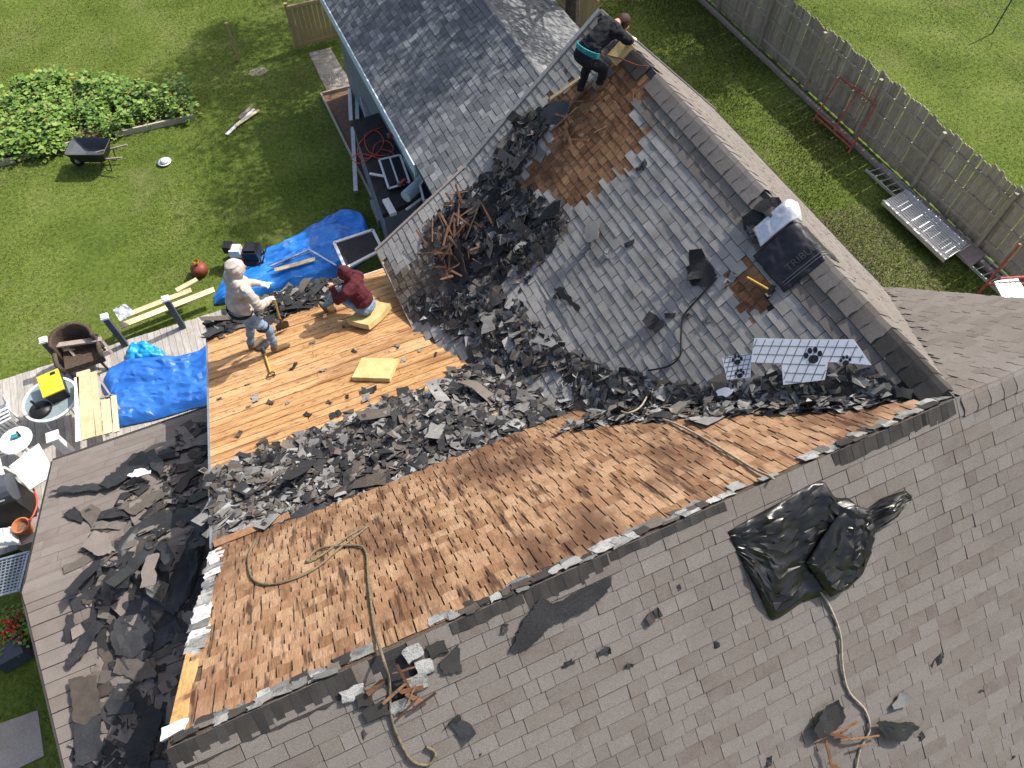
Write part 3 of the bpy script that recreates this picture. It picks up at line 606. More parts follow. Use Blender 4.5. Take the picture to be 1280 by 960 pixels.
heap('in the valley between planks and wing', 'torn shingles in the valley beside the planks', 'C2', [(500, 372), (545, 372), (600, 345), (640, 380), (690, 425), (735, 455), (640, 470), (600, 440), (560, 410)], 420, .08, 'mid', 20, .012, rim=.25, flip=.2, stufflabel='small broken shingle bits in the valley beside the planks')
heap('in the valley below the white sheet', 'torn shingles in the valley under the white sheet', 'B', [(690, 545), (740, 518), (830, 506), (960, 506), (1060, 502), (1125, 500), (1120, 510), (1040, 518), (960, 519), (860, 524), (760, 532)], 260, .07, 'mid', 15, .03, rim=.15, tilt=9, flip=.15, stufflabel='small shingle bits along the valley below the white sheet')
heap('in the valley below the white sheet', 'torn shingles in the valley under the white sheet', 'C', [(700, 448), (780, 470), (850, 486), (905, 490), (940, 474), (1000, 470), (1060, 462), (1098, 470), (1130, 495), (1040, 503), (900, 506), (800, 510), (720, 505)], 420, .06, 'mid', 22, .012, rim=.2, tilt=9, flip=.15, stufflabel='small shingle bits lying on the wing above the valley')
heap('in the dark heap on the wing', 'torn shingles in the heap on the wing', 'C', [(580, 240), (618, 215), (634, 172), (676, 132), (690, 145), (668, 190), (645, 228), (690, 265), (712, 285), (670, 330), (645, 385), (595, 350), (570, 300)], 560, .12, 'dark', 30, .04, rim=.35, flip=.25, stufflabel='small dark shingle bits in the heap on the grey wing')
heap('in the dark heap on the wing', 'torn shingles in the heap on the wing', 'C2', [(540, 290), (560, 255), (600, 225), (640, 250), (640, 330), (600, 360), (560, 350)], 150, .10, 'dark', 8, .03, rim=.3, stufflabel='small dark shingle bits on the wing edge of the heap')
splinters('split brown cedar strip in the dark heap on the wing', 'cedar strips in the wing heap', 'C2', [(520, 330), (545, 275), (585, 240), (620, 260), (610, 350), (560, 360)], 42, .16)
splinters('split brown cedar strip in the dark heap on the wing', 'cedar strips in the wing heap', 'C', [(690, 150), (720, 110), (770, 120), (740, 170), (690, 200)], 14, .03)
heap('lying on the porch roof', 'torn shingles on the porch roof', 'G1', [(112, 655), (85, 690), (160, 600), (205, 560), (262, 515), (266, 690), (165, 720), (95, 730)], 120, .07, 'porch', 25, .25, rim=.6, tilt=5, flip=.2, stufflabel='small shingle bits on the rear half of the porch roof')
heap('lying on the porch roof', 'torn shingles on the porch roof', 'G2', [(95, 735), (140, 705), (268, 690), (245, 800), (205, 935), (205, 975), (110, 975), (105, 880), (125, 800)], 160, .07, 'porch', 30, .3, rim=.6, tilt=5, flip=.25, stufflabel='small shingle bits on the front half of the porch roof')
def lone(label, pl, pts, m='felt', lift=.02, th=.008, name='torn_shingle', cat='shingle', wav=.012):
    nn = nrm(pl); out = []; d = V((U(-1, 1), U(-1, 1), 0)).normalized(); c = on(pl, sum(p[0] for p in pts) / len(pts), sum(p[1] for p in pts) / len(pts)); ph = U(0, 6)
    for i in range(len(pts)):
        a, b = pts[i], pts[(i + 1) % len(pts)]; k = max(2, int(math.hypot(a[0] - b[0], a[1] - b[1]) / 4))
        for j in range(k):
            t = j / k; jx = U(-1.8, 1.8) if j else 0; p = on(pl, a[0] + (b[0] - a[0]) * t + jx, a[1] + (b[1] - a[1]) * t + (U(-1.8, 1.8) if j else 0)); out.append(p)
    r = max((p - c).length for p in out); rings = [[c + (p - c) * f for p in out] for f in (1, .72, .4)]
    def up(p): q = (p - c).dot(d) / r; e = (p - c).dot(V((-d.y, d.x, 0))) / r; return p + nn * (lift + wav * (.5 + .5 * q) + wav * .8 * (noise.noise(V((p.x * 5, p.y * 5, ph)))) + wav * .5 * e * e)
    mb = MB(); n = len(out)
    for rg in rings: mb.v += [up(p) for p in rg]
    mb.v.append(up(c)); mb.v += [up(p) - nn * th for p in out]; C_ = 3 * n
    for k in range(2):
        for i in range(n): mb.f.append((k * n + i, k * n + (i + 1) % n, (k + 1) * n + (i + 1) % n, (k + 1) * n + i))
    for i in range(n): mb.f.append((2 * n + i, 2 * n + (i + 1) % n, C_)); mb.f.append((i, C_ + 1 + i, C_ + 1 + (i + 1) % n, (i + 1) % n))
    mb.f.append(tuple(C_ + 1 + i for i in reversed(range(n)))); mb.m = [0] * len(mb.f)
    return tag(mb.build(name, m), label, cat)
def scatter(label, group, pl, pts, m=('felt',), s=(.08, .2), lift=.02):
    for px, py in pts:
        c = on(pl, px, py, lift); nn = nrm(pl); k = random.randrange(len(SC_T)); q = V((0, 0, 1)).rotation_difference(nn).to_matrix() @ Euler((R(U(-5, 5)), R(U(-5, 5)), R(U(0, 360)))).to_matrix()
        f = U(*s) / .25; o = bpy.data.objects.new('torn_shingle', smesh(k, False, random.choice(m), 'felt')); link(o, None, Matrix.Translation(c) @ (q * f).to_4x4()); tag(o, label, 'shingle', group)
scatter('small dark shingle scrap lying alone on the bare planks', 'scraps on the bare planks', 'P', [(462, 490), (458, 500), (435, 498), (498, 435), (405, 465), (413, 505), (368, 460), (443, 440), (575, 428), (520, 418), (310, 482), (340, 505), (360, 505), (320, 500), (385, 520), (300, 545), (275, 500), (480, 505), (525, 440), (560, 395), (390, 430), (345, 415), (312, 510), (420, 520), (505, 452), (545, 445), (430, 410)], ('felt', 'felt', 'scrap_brown', 'scrap_gray'), (.1, .24), .03)
scatter('small torn shingle scrap lying on the brown front slope', 'scraps on the front slope', 'A', [(848, 733), (816, 768), (755, 812), (710, 828), (1172, 825), (895, 805), (785, 830), (455, 915), (560, 825), (575, 905), (600, 942), (960, 950), (1150, 918), (1135, 905), (1265, 945), (630, 783), (1225, 862)], ('felt', 'felt_sheen', 'tar_cap'), (.08, .2))
scatter('small dark shingle scrap lying on the grey wing slope', 'scraps on the wing slope', 'C', [(800, 212), (788, 305), (760, 318), (745, 295), (735, 310), (712, 372), (700, 368), (880, 345), (872, 335), (915, 350), (820, 405), (838, 395), (885, 400), (670, 300), (805, 208), (860, 395)], ('felt', 'felt', 'scrap_gray'), (.12, .3), .03)
lone('large black felt piece folded on the front slope below the ridge', 'A', [(636, 812), (652, 772), (675, 745), (690, 752), (762, 718), (758, 738), (730, 760), (688, 778), (662, 805), (655, 808)], 'felt', .035)
lone('brown shingle flap turned over below the broken ridge', 'A', [(549, 828), (572, 802), (577, 838), (552, 840)], 'tar_cap', .03)
lone('long dark shingle offcut propped on the grey wing', 'C', [(694, 362), (704, 360), (728, 386), (724, 390)], 'felt', .04)
lone('ragged black felt patch near the hole in the wing', 'C', [(858, 335), (868, 324), (885, 326), (898, 345), (884, 360), (866, 358)], 'felt', .03)
lone('black torn sheet on the cedar patch beside the bent worker', 'C', [(678, 145), (690, 130), (715, 128), (716, 142), (700, 158), (682, 158)], 'felt_sheen', .06)
lone('grey shingle slab standing over its shadow on the wing', 'C', [(737, 287), (748, 278), (754, 284), (752, 302), (738, 306)], 'scrap_gray', .1)
for lb, pl, q, m in [('long charcoal underlayment strip slanting toward the porch eave', 'G1', [(128, 612), (172, 572), (190, 570), (190, 585), (160, 605), (140, 618)], 'felt_sheen'), ('narrow charcoal strip curled over on the porch debris', 'G1', [(185, 572), (196, 566), (208, 585), (204, 600), (194, 592)], 'felt_sheen'), ('brown three-tab strip lying flat below the white scrap', 'G1', [(150, 640), (200, 618), (215, 624), (170, 650)], 'scrap_brown'), ('tan shingle pair lying near the porch ridge', 'G1', [(105, 690), (122, 668), (138, 672), (150, 695), (128, 702)], 'porch_shingle'), ('charcoal strip with pale tape slanting down the front porch slope', 'G2', [(86, 826), (112, 788), (126, 775), (134, 782), (110, 815), (92, 832)], 'felt_sheen'), ('broad charcoal sheet in the middle of the front porch slope', 'G2', [(142, 790), (160, 752), (190, 745), (196, 800), (170, 822), (148, 818)], 'felt_sheen'), ('brown shingle strip across the shaded front porch slope', 'G2', [(145, 840), (150, 822), (190, 826), (200, 842), (180, 852)], 'scrap_brown'), ('narrow charcoal strip in the shade of the main house', 'G2', [(135, 880), (140, 872), (172, 876), (170, 890), (138, 893)], 'felt_sheen'), ('long black sheet in the shade below the rake', 'G2', [(160, 930), (190, 880), (206, 890), (190, 950), (165, 958)], 'felt')]:
    lone(lb, pl, q, m, .09, wav=.03)
lone('bright white scrap lying on the porch roof debris', 'G1', [(166, 606), (180, 598), (196, 600), (196, 604), (172, 608)], 'white_paint', .2)
lone('long dark shingle strip across the porch roof', 'G1', [(66, 622), (82, 613), (135, 610), (128, 617), (78, 622)], 'felt_sheen', .1)
lone('dark square shingle lying on the porch roof', 'G1', [(81, 646), (94, 636), (113, 646), (104, 656), (92, 652)], 'felt', .04)
lone('dark upright shingle tab on the front porch slope', 'G2', [(79, 800), (85, 768), (93, 766), (96, 797), (84, 803)], 'felt_sheen', .03)
lone('large dark shingle sheet low on the front porch slope', 'G2', [(96, 895), (128, 893), (132, 948), (98, 957)], 'felt_sheen', .09)
lone('long brown shingle strip low on the front porch slope', 'G2', [(90, 848), (124, 842), (130, 890), (108, 905), (96, 900)], 'scrap_brown', .1)
# curled black piece, broken cedar and loose lumps at the foot of the front slope
splinters('broken cedar strip in the small pile on the front slope', 'cedar strips on the front slope', 'A', [(1022, 905), (1075, 900), (1085, 925), (1070, 960), (1030, 960)], 9, .03, .15, .35)
splinters('broken cedar strip beside the notch in the main ridge', 'cedar strips by the ridge notch', 'A', [(465, 850), (520, 820), (540, 890), (470, 880)], 9, .03, .12, .28)
lone('curled black felt lump beside the broken cedar pile', 'A', [(1008, 905), (1020, 882), (1040, 868), (1050, 890), (1040, 905), (1015, 915)], 'felt', .06, wav=.05)
lone('dark grey shingle half lifted beside the broken cedar pile', 'A', [(1087, 898), (1100, 895), (1142, 903), (1125, 920), (1100, 918)], 'felt_sheen', .05, wav=.05)
lone('pale curled shingle scrap above the broken cedar pile', 'A', [(1110, 878), (1125, 860), (1135, 866), (1130, 880), (1112, 883)], 'scrap_gray', .04, wav=.02)
# ridge notch: grey broken lumps
for px, py in [(440, 862), (455, 870), (470, 885), (500, 878), (520, 850), (530, 830), (515, 812), (545, 808)]:
    crust_piece(sA, on('A', px, py, .02), U(.12, .2), U(.1, .16), .03, fa, random.choice(['crust', 'tar_cap']), 'broken_shingle')
# grey thick crust plates of the old roof at the foot of the heap
for q in ([(270, 648), (300, 622), (335, 610), (348, 625), (330, 645), (290, 660)], [(352, 640), (375, 630), (355, 650), (300, 668), (285, 668)], [(345, 610), (372, 600), (385, 612), (360, 622)]):
    tag(MB().slab([on('P', *p, lift=.05 + U(0, .03)) for p in q], (0, 0, -.03)).build('roofing_crust', 'crust'), 'pale crumbling slab of old roofing at the rake end of the heap', 'roofing', 'old roofing slabs at the rake')
# ------------------------------------------------------------------ people
def ball(mb, c, r, rot=None, mi=0, n=12):
    rx, ry, rz = (r, r, r) if isinstance(r, (int, float)) else r
    prof = [(math.sin(math.pi * i / 8), -math.cos(math.pi * i / 8)) for i in range(9)]; prof[0] = (.02, -1); prof[-1] = (.02, 1); b = len(mb.v)
    for q, z in prof:
        for k in range(n):
            a = 2 * math.pi * k / n; p = V((rx * q * math.cos(a), ry * q * math.sin(a), rz * z)); mb.v.append(V(c) + (rot @ p if rot is not None else p))
    for i in range(8):
        for k in range(n): mb.f.append((b + i * n + k, b + i * n + (k + 1) % n, b + (i + 1) * n + (k + 1) % n, b + (i + 1) * n + k)); mb.m.append(mi)
    mb.f.append(tuple(b + k for k in reversed(range(n)))); mb.f.append(tuple(b + 8 * n + k for k in range(n))); mb.m += [mi, mi]
class Body:
    def __init__(s): s.mb = MB(); s.pr = []
    def cap(s, a, b, ra, rb, m):
        a, b = V(a), V(b); d = (b - a).normalized()
        s.mb.tube([a - d * ra * .96, a - d * ra * .6, a, b, b + d * rb * .6, b + d * rb * .96], [ra * .28, ra * .8, ra, rb, rb * .8, rb * .28], 12); s.pr.append((a, b, ra, rb, m))
    def ell(s, c, r, m, rot=None):
        ball(s.mb, c, r, rot); k = sum(r) / 3 if not isinstance(r, (int, float)) else r; s.pr.append((V(c), V(c) + V((.001, 0, 0)), k, k, m))
    def hand(s, w, d, n, m, curl=.8, side=1):
        """palm, four unequal bent fingers and a thumb leaving the side of the palm"""
        w, d, n = V(w), V(d).normalized(), V(n).normalized(); n = (n - d * n.dot(d)).normalized(); t = d.cross(n) * side
        s.cap(w, w + d * .04, .026, .03, m)
        for i in range(3): s.cap(w + d * .02 + t * (i - 1) * .022, w + d * .075 + t * (i - 1) * .024, .017, .016, m)
        for i, ln in enumerate((.068, .078, .072, .055)):
            k0 = w + d * .085 + t * (.033 - i * .022); d1 = (d * math.cos(curl * .6) + n * math.sin(curl * .6)); d2 = (d * math.cos(curl * 1.8) + n * math.sin(curl * 1.8))
            k1 = k0 + d1 * ln * .5; s.cap(k0, k1, .0105, .0095, m); s.cap(k1, k1 + d2 * ln * .5, .0095, .0085, m)
        k0 = w + d * .03 + t * .034; k1 = k0 + (d * .55 + t * .7 + n * .3).normalized() * .036; s.cap(k0, k1, .013, .011, m); s.cap(k1, k1 + (d * .8 + n * .6).normalized() * .03, .011, .009, m)
    def make(s, name, mats, M, label, group=None):
        me = s.mb.mesh('tmp', mats[0]); o = bpy.data.objects.new('tmp', me); col.objects.link(o)
        md = o.modifiers.new('r', 'REMESH'); md.mode = 'VOXEL'; md.voxel_size = .0075; md = o.modifiers.new('s', 'SMOOTH'); md.iterations = 5; md.factor = .5
        bpy.context.view_layer.update(); dg = bpy.context.evaluated_depsgraph_get(); res = bpy.data.meshes.new_from_object(o.evaluated_get(dg)); bpy.data.objects.remove(o)
        nf = len(res.polygons); c = np.empty(nf * 3); res.polygons.foreach_get('center', c); c = c.reshape(-1, 3); best = np.full(nf, 1e9); idx = np.zeros(nf, int)
        for a, b, ra, rb, m in s.pr:
            a_ = np.array(a); ab = np.array(b) - a_; t = np.clip(((c - a_) @ ab) / (ab @ ab), 0, 1); d = np.linalg.norm(c - a_ - t[:, None] * ab, axis=1) - (ra + (rb - ra) * t)
            k = d < best; best[k] = d[k]; idx[k] = m
        # loose folds in the clothing
        nv = len(res.vertices); v = np.empty(nv * 3); res.vertices.foreach_get('co', v); nr = np.empty(nv * 3); res.vertices.foreach_get('normal', nr); v = v.reshape(-1, 3); nr = nr.reshape(-1, 3)
        am = np.zeros(nv)
        for q, f in enumerate(res.polygons):
            if idx[q] in s.loose:
                for vi in f.vertices: am[vi] = 1
        w_ = np.array([noise.noise(V(p) * 13) * .6 + (1 - abs(noise.noise(V((p[0] * 7, p[1] * 7, p[2] * 16)))) * 2) * .6 for p in v]) * .019
        v = v + nr * (w_ * am)[:, None]; res.vertices.foreach_set('co', v.ravel())
        res.materials.clear()
        for m in mats: res.materials.append(MT[m])
        res.polygons.foreach_set('material_index', idx.astype(np.int32)); res.polygons.foreach_set('use_smooth', [True] * nf); res.update()
        p = bpy.data.objects.new(name, res); link(p, None, M); return tag(p, label, 'person', group)
def face(b, c, fwd, up, skin):
    """face on the front of a head at c: cheeks, brow, nose, chin, mouth, ears"""
    c, f, u = V(c), V(fwd).normalized(), V(up).normalized(); l = u.cross(f)
    b.ell(c + f * .035 - u * .01, (.075, .07, .095), skin); b.cap(c + f * .1 + u * .01, c + f * .122 - u * .025, .012, .015, skin); b.cap(c + f * .09 + u * .03 - l * .03, c + f * .09 + u * .03 + l * .03, .014, .014, skin)
    b.ell(c + f * .075 - u * .085, (.03, .03, .025), skin); b.cap(c + f * .1 - u * .055 - l * .018, c + f * .1 - u * .055 + l * .018, .009, .009, skin)
def yawm(p, fwd): fwd = V((fwd.x, fwd.y, 0)).normalized(); return Matrix.Translation(p) @ Matrix.Rotation(math.atan2(fwd.y, fwd.x), 4, 'Z')
def legs(b, hips, knees, ankles, fdir, m, bm, rt=.088, rk=.06, ra=.047):
    for h, k, a, f in zip(hips, knees, ankles, fdir):
        b.cap(h, k, rt, rk, m); b.cap(k, V(a) + V((0, 0, .08)), rk, ra, m); b.cap(V(a) + V((0, 0, .06)), V(a) - V(f) * .03, .05, .045, bm); b.cap(V(a) - V((0, 0, .03)), V(a) + V(f) * .17 - V((0, 0, .035)), .047, .04, bm)

LEAN = Matrix.Rotation(R(-1.5), 4, 'Y') @ Matrix.Diagonal((1.13, 1.13, 1.13, 1))
# worker 1: standing on the planks with a roofing shovel
p0 = on('P', 331, 438, .02); fw = on('P', 362, 420) - on('P', 331, 438); M1 = yawm(p0, fw); I1 = M1.inverted()
def foot(M, pl, x, y, h=.095): q = M @ V((x, y, 0)); return M.inverted() @ V((q.x, q.y, zat(pl, q.x, q.y) + h))
b = Body(); b.loose = (0, 1)
LI = LEAN.inverted(); aL, aR = LI @ foot(M1, 'P', -.1, .18), LI @ foot(M1, 'P', .12, -.2)
legs(b, [(-.03, .1, .9), (-.03, -.1, .9)], [(.03, .15, .47), (.15, -.16, .48)], [aL, aR], [V((.95, .2, 0)), V((.95, -.3, 0))], 1, 2)
b.ell((-.03, 0, .96), (.135, .175, .13), 1); b.ell((.0, 0, 1.1), (.155, .195, .13), 0); b.cap((.0, .06, 1.04), (.0, -.06, 1.04), .135, .135, 0); b.cap((.02, 0, 1.16), (.10, 0, 1.34), .15, .15, 0); b.cap((.09, .1, 1.36), (.09, -.1, 1.36), .115, .115, 0)
b.cap((.1, .19, 1.4), (.17, .27, 1.14), .075, .06, 0); b.cap((.17, .27, 1.14), (.38, .12, 1.05), .058, .042, 0); b.cap((.1, -.19, 1.4), (.14, -.29, 1.14), .075, .06, 0); b.cap((.14, -.29, 1.14), (.33, -.14, .96), .058, .042, 0)
b.cap((.11, 0, 1.45), (.15, 0, 1.53), .07, .065, 0); b.ell((.15, 0, 1.63), (.125, .112, .14), 0); b.cap((.06, .08, 1.5), (.06, -.08, 1.5), .07, .07, 0); face(b, (.18, 0, 1.615), (.95, 0, -.3), (.3, 0, .95), 3)
for (w_, s_) in (((.39, .11, 1.04), 1), ((.34, -.13, .95), -1)): b.hand(w_, (.6, -.55 * s_, -.25), (.2, -.3 * s_, -.9), 4, 1.0, s_)
w1 = b.make('person', ['beige_cloth', 'jeans', 'boot', 'skin', 'white_plastic'], M1 @ LEAN, 'worker in pale beige hooded sweatshirt and jeans standing with a shovel')
bl = MB()
for i in range(20):
    a = 2 * math.pi * i / 20; a2 = 2 * math.pi * (i + 1) / 20
    bl.bar((-.025 + .158 * math.cos(a), .195 * math.sin(a), .985), (-.025 + .158 * math.cos(a2), .195 * math.sin(a2), .985), .014, .05)
bl.v = [M1 @ LEAN @ v for v in bl.v]; bl.build('belt', 'black_cloth', w1)
kb = MB().tube([(.09 + .075 * math.cos(a) , -.155 + .075 * math.sin(a), .6) for a in [i * math.pi / 6 for i in range(13)]], .02, 6, caps=False); kb.v = [M1 @ LEAN @ v for v in kb.v]; kb.build('knee_strap', 'black_cloth', w1)
def shovel(label, butt, tip, n, M=None, dgrip=True):
    """flat roofing spade: handle, D grip, socket, square toothed blade"""
    butt, tip, n = V(butt), V(tip), V(n).normalized(); d = (tip - butt).normalized(); sd_ = d.cross(n).normalized(); nn = sd_.cross(d)
    t = thing('roofing_shovel', label, 'shovel', tip); L_ = (tip - butt).length
    MB().tube([butt + d * .1, butt + d * (L_ - .36)], .016, 8).build('handle', 'tool_yellow', t)
    MB().tube([butt + d * .12, butt + d * .07 + sd_ * .05, butt + sd_ * .055, butt - sd_ * .055, butt + d * .07 - sd_ * .05, butt + d * .12], .012, 6).build('grip', 'black_plastic', t)
    MB().tube([butt + d * (L_ - .42), butt + d * (L_ - .24)], [.02, .026], 8).build('socket', 'tool_steel', t)
    mb = MB(); a_ = butt + d * (L_ - .28); pts = [a_ - sd_ * .06, a_ + sd_ * .06, a_ + sd_ * .11 + d * .06, tip + sd_ * .11]
    for i in range(7, -1, -1): pts.append(tip + sd_ * (.11 - .22 * (8 - i) / 8) - d * (.03 if i % 2 else 0))
    pts.append(a_ - sd_ * .11 + d * .06); mb.slab(pts, nn * .006); mb.build('blade', 'tool_steel', t); return t
hl, hr = M1 @ V((.46, .03, 1.0)), M1 @ V((.41, -.19, .9)); tip = on('P', 355, 414, .03); dd = (M1 @ LEAN @ V((.43, -.08, .93)) - tip).normalized()
shovel('yellow-handled roofing shovel held by the worker in beige', tip + dd * 1.25, tip, nrm('P'))
a_, b_ = on('P', 341, 473, .05), on('P', 327, 428, .05)
shovel('yellow-handled roofing shovel lying on the planks at the worker’s boots'.replace('’', "'"), a_, b_, nrm('P'))

# worker 2: sitting on a foam cushion by the valley
p0 = on('P', 462, 398, .17); fw = on('P', 408, 384) - on('P', 462, 398); M2 = yawm(p0, fw)
b = Body(); b.loose = (0, 1); fl = lambda x, y: foot(M2, 'P', x, y, .1)
legs(b, [(.0, .1, .12), (.0, -.1, .12)], [(.43, .15, .3), (.42, -.17, .22)], [fl(.8, .14), fl(.84, -.2)], [V((.35, .1, .9)), V((.35, -.15, .9))], 1, 2)
b.ell((0, 0, .13), (.15, .19, .12), 1); b.ell((.03, 0, .27), (.15, .185, .15), 0); b.cap((.06, 0, .36), (.17, 0, .52), .155, .15, 0); b.cap((.17, .1, .54), (.17, -.1, .54), .12, .12, 0)
b.cap((.17, .19, .56), (.32, .27, .36), .08, .065, 0); b.cap((.32, .27, .36), (.5, .12, .42), .06, .045, 0); b.cap((.17, -.19, .56), (.32, -.3, .42), .08, .065, 0); b.cap((.32, -.3, .42), (.38, -.17, .62), .06, .045, 0)
b.cap((.2, 0, .62), (.25, 0, .7), .07, .065, 0); b.ell((.27, 0, .79), (.118, .105, .135), 0); face(b, (.3, 0, .77), (.9, 0, -.4), (.4, 0, .9), 3)
b.hand((.51, .11, .42), (.7, -.5, .1), (.3, .2, -.9), 3, .7, 1); b.hand((.385, -.16, .64), (.0, .4, .85), (-.7, .3, 0), 3, .8, -1)
b.make('person', ['maroon_cloth', 'jeans', 'boot', 'skin'], M2, 'worker in maroon hooded sweatshirt sitting on a foam cushion')
fm = MB(); fr_ = yawm(on('P', 466, 397, 0), fw); q = nrm('P')
def pad(M, sx, sy, th, bend, n=8):
    mb = MB(); top = []; bot = []
    for i in range(n + 1):
        for j in range(n + 1):
            x, y = (i / n - .5) * sx, (j / n - .5) * sy; z = bend * ((2 * j / n - 1) ** 2 + .5 * (2 * i / n - 1) ** 2) + .004 * noise.noise(V((x * 9, y * 9, 0))); top.append(M @ V((x, y, z + th))); bot.append(M @ V((x, y, z)))
    k = n + 1; N_ = k * k; mb.v = top + bot
    for i in range(n):
        for j in range(n): mb.f += [(i * k + j, (i + 1) * k + j, (i + 1) * k + j + 1, i * k + j + 1), (N_ + i * k + j + 1, N_ + (i + 1) * k + j + 1, N_ + (i + 1) * k + j, N_ + i * k + j)]
    for i in range(n):
        for a, c in ((i * k, (i + 1) * k), ((i + 1) * k + n, i * k + n), (i + 1, i), (n * k + i, n * k + i + 1)): mb.f.append((c, a, N_ + a, N_ + c))
    mb.m = [0] * len(mb.f); return mb
def onroof(pl, p, fwd):
    n_ = nrm(pl); f = (V(fwd) - n_ * V(fwd).dot(n_)).normalized(); l = n_.cross(f); return Matrix.Translation(p) @ Matrix((f, l, n_)).transposed().to_4x4()
tag(pad(onroof('P', on('P', 464, 400, .03), fw), .46, .62, .1, .035).build('foam_cushion', 'foam'), 'thick yellow foam cushion under the seated worker', 'cushion')
tag(pad(onroof('P', on('P', 471, 466, .03), on('P', 500, 468) - on('P', 443, 466)), .6, .46, .07, .0).build('foam_cushion', 'foam'), 'flat yellow foam cushion lying alone on the bare planks', 'cushion')

# worker 3: bent over at the top of the wing
p0 = on('C', 739, 116, .02); fw = V((.97, .2, 0)); M3 = yawm(p0, fw); b = Body(); b.loose = (0, 1)
aL, aR = foot(M3, 'C', -.1, .13), foot(M3, 'C', .06, -.13)
legs(b, [(-.2, .1, .66), (-.2, -.1, .66)], [(.02, .15, .4), (.1, -.14, .44)], [aL, aR], [V((.85, .1, .5)), V((.85, -.1, .5))], 1, 2, .095, .068, .055)
b.ell((-.19, 0, .7), (.14, .18, .14), 1); b.ell((-.08, 0, .8), (.15, .175, .14), 0); b.cap((-.04, 0, .83), (.2, 0, .95), .15, .155, 0); b.cap((.25, .1, .98), (.25, -.1, .98), .12, .12, 0)
for s_ in (1, -1):
    b.cap((.28, .19 * s_, .96), (.45, .25 * s_, .82), .078, .06, 0); b.cap((.45, .25 * s_, .82), (.6, .14 * s_, .75), .056, .04, 3); b.hand((.6, .14 * s_, .75), (.8, -.3 * s_, -.3), (.1, 0, -1), 4, .7, s_)
b.cap((.33, 0, 1.0), (.43, 0, 1.0), .065, .06, 3); b.ell((.51, 0, .99), (.125, .1, .115), 5); face(b, (.54, 0, .95), (.45, 0, -.9), (.9, 0, .45), 3)
M3 = M3 @ Matrix.Diagonal((.93, .93, .93, 1))
w3 = b.make('person', ['black_cloth', 'dark_trouser', 'boot', 'skin', 'white_plastic', 'hair'], M3, 'worker in black shirt with teal waistband bending over the wing ridge')
tb = MB()
for i in range(24):
    a = 2 * math.pi * i / 24; a2 = 2 * math.pi * (i + 1) / 24; f = lambda t: M3 @ V((-.135 + .15 * math.cos(t), .195 * math.sin(t), .765 - .08 * math.cos(t)))
    tb.bar(f(a), f(a2), .016, .075)
tb.build('waistband', 'teal_cloth', w3)
tag(pad(onroof('C', on('C', 779, 68, .05), (1, 0, 1)), .34, .24, .05, .01).build('foam_cushion', 'foam'), 'small yellow foam cushion under the hands of the bending worker', 'cushion')

# ------------------------------------------------------------------ ropes, cords and sheets on the roof
def rope(label, pl, pts, r, m, name='rope', cat='rope', lift=.02):
    P = [on(p[2] if len(p) > 2 else pl, p[0], p[1], lift + r) for p in pts]; o = MB().tube(smooth_path(P, 7), r, 7).build(name, m, smooth=True); return tag(o, label, cat)
rope('dark rope looped over the cedar slope and hanging past the ridge', 'B', [(322, 678), (312, 700), (318, 728), (345, 734), (390, 718), (425, 690), (460, 662), (440, 672), (400, 700), (385, 706), (400, 690), (440, 686), (458, 692), (462, 730), (470, 790), (482, 832), (486, 850, 'A'), (488, 890, 'A'), (500, 925, 'A'), (515, 948, 'A'), (535, 952, 'A'), (543, 938, 'A'), (532, 930, 'A')], .013, 'rope', lift=.025)
rope('brown rope running across the right part of the cedar slope', 'B', [(800, 520), (840, 532), (880, 552), (925, 580), (948, 594), (962, 600), (968, 604)], .014, 'rope_pale', lift=.03)
rope('pale rope coil lying in the valley heap', 'B', [(775, 497), (785, 488), (805, 492), (800, 508), (785, 508), (778, 498), (800, 485), (815, 495), (806, 520), (790, 530), (780, 528)], .011, 'rope_pale', lift=.14)
rope('pale rope running down the front slope from the black plastic', 'A', [(1020, 735), (1032, 752), (1047, 790), (1050, 830), (1058, 862), (1078, 885), (1084, 910), (1072, 935), (1066, 965)], .012, 'rope_pale')
rope('black cable snaking down the grey wing', 'C', [(898, 348), (880, 368), (862, 388), (855, 400), (853, 425), (852, 445), (838, 458), (812, 464)], .012, 'cable_black', 'cable', 'cable', .03)
rope('thin safety rope from the bending worker along the wing ridge', 'C', [(748, 62), (760, 72), (780, 78), (800, 86), (815, 88)], .008, 'rust_red', lift=.1)
from mathutils.geometry import delaunay_2d_cdt
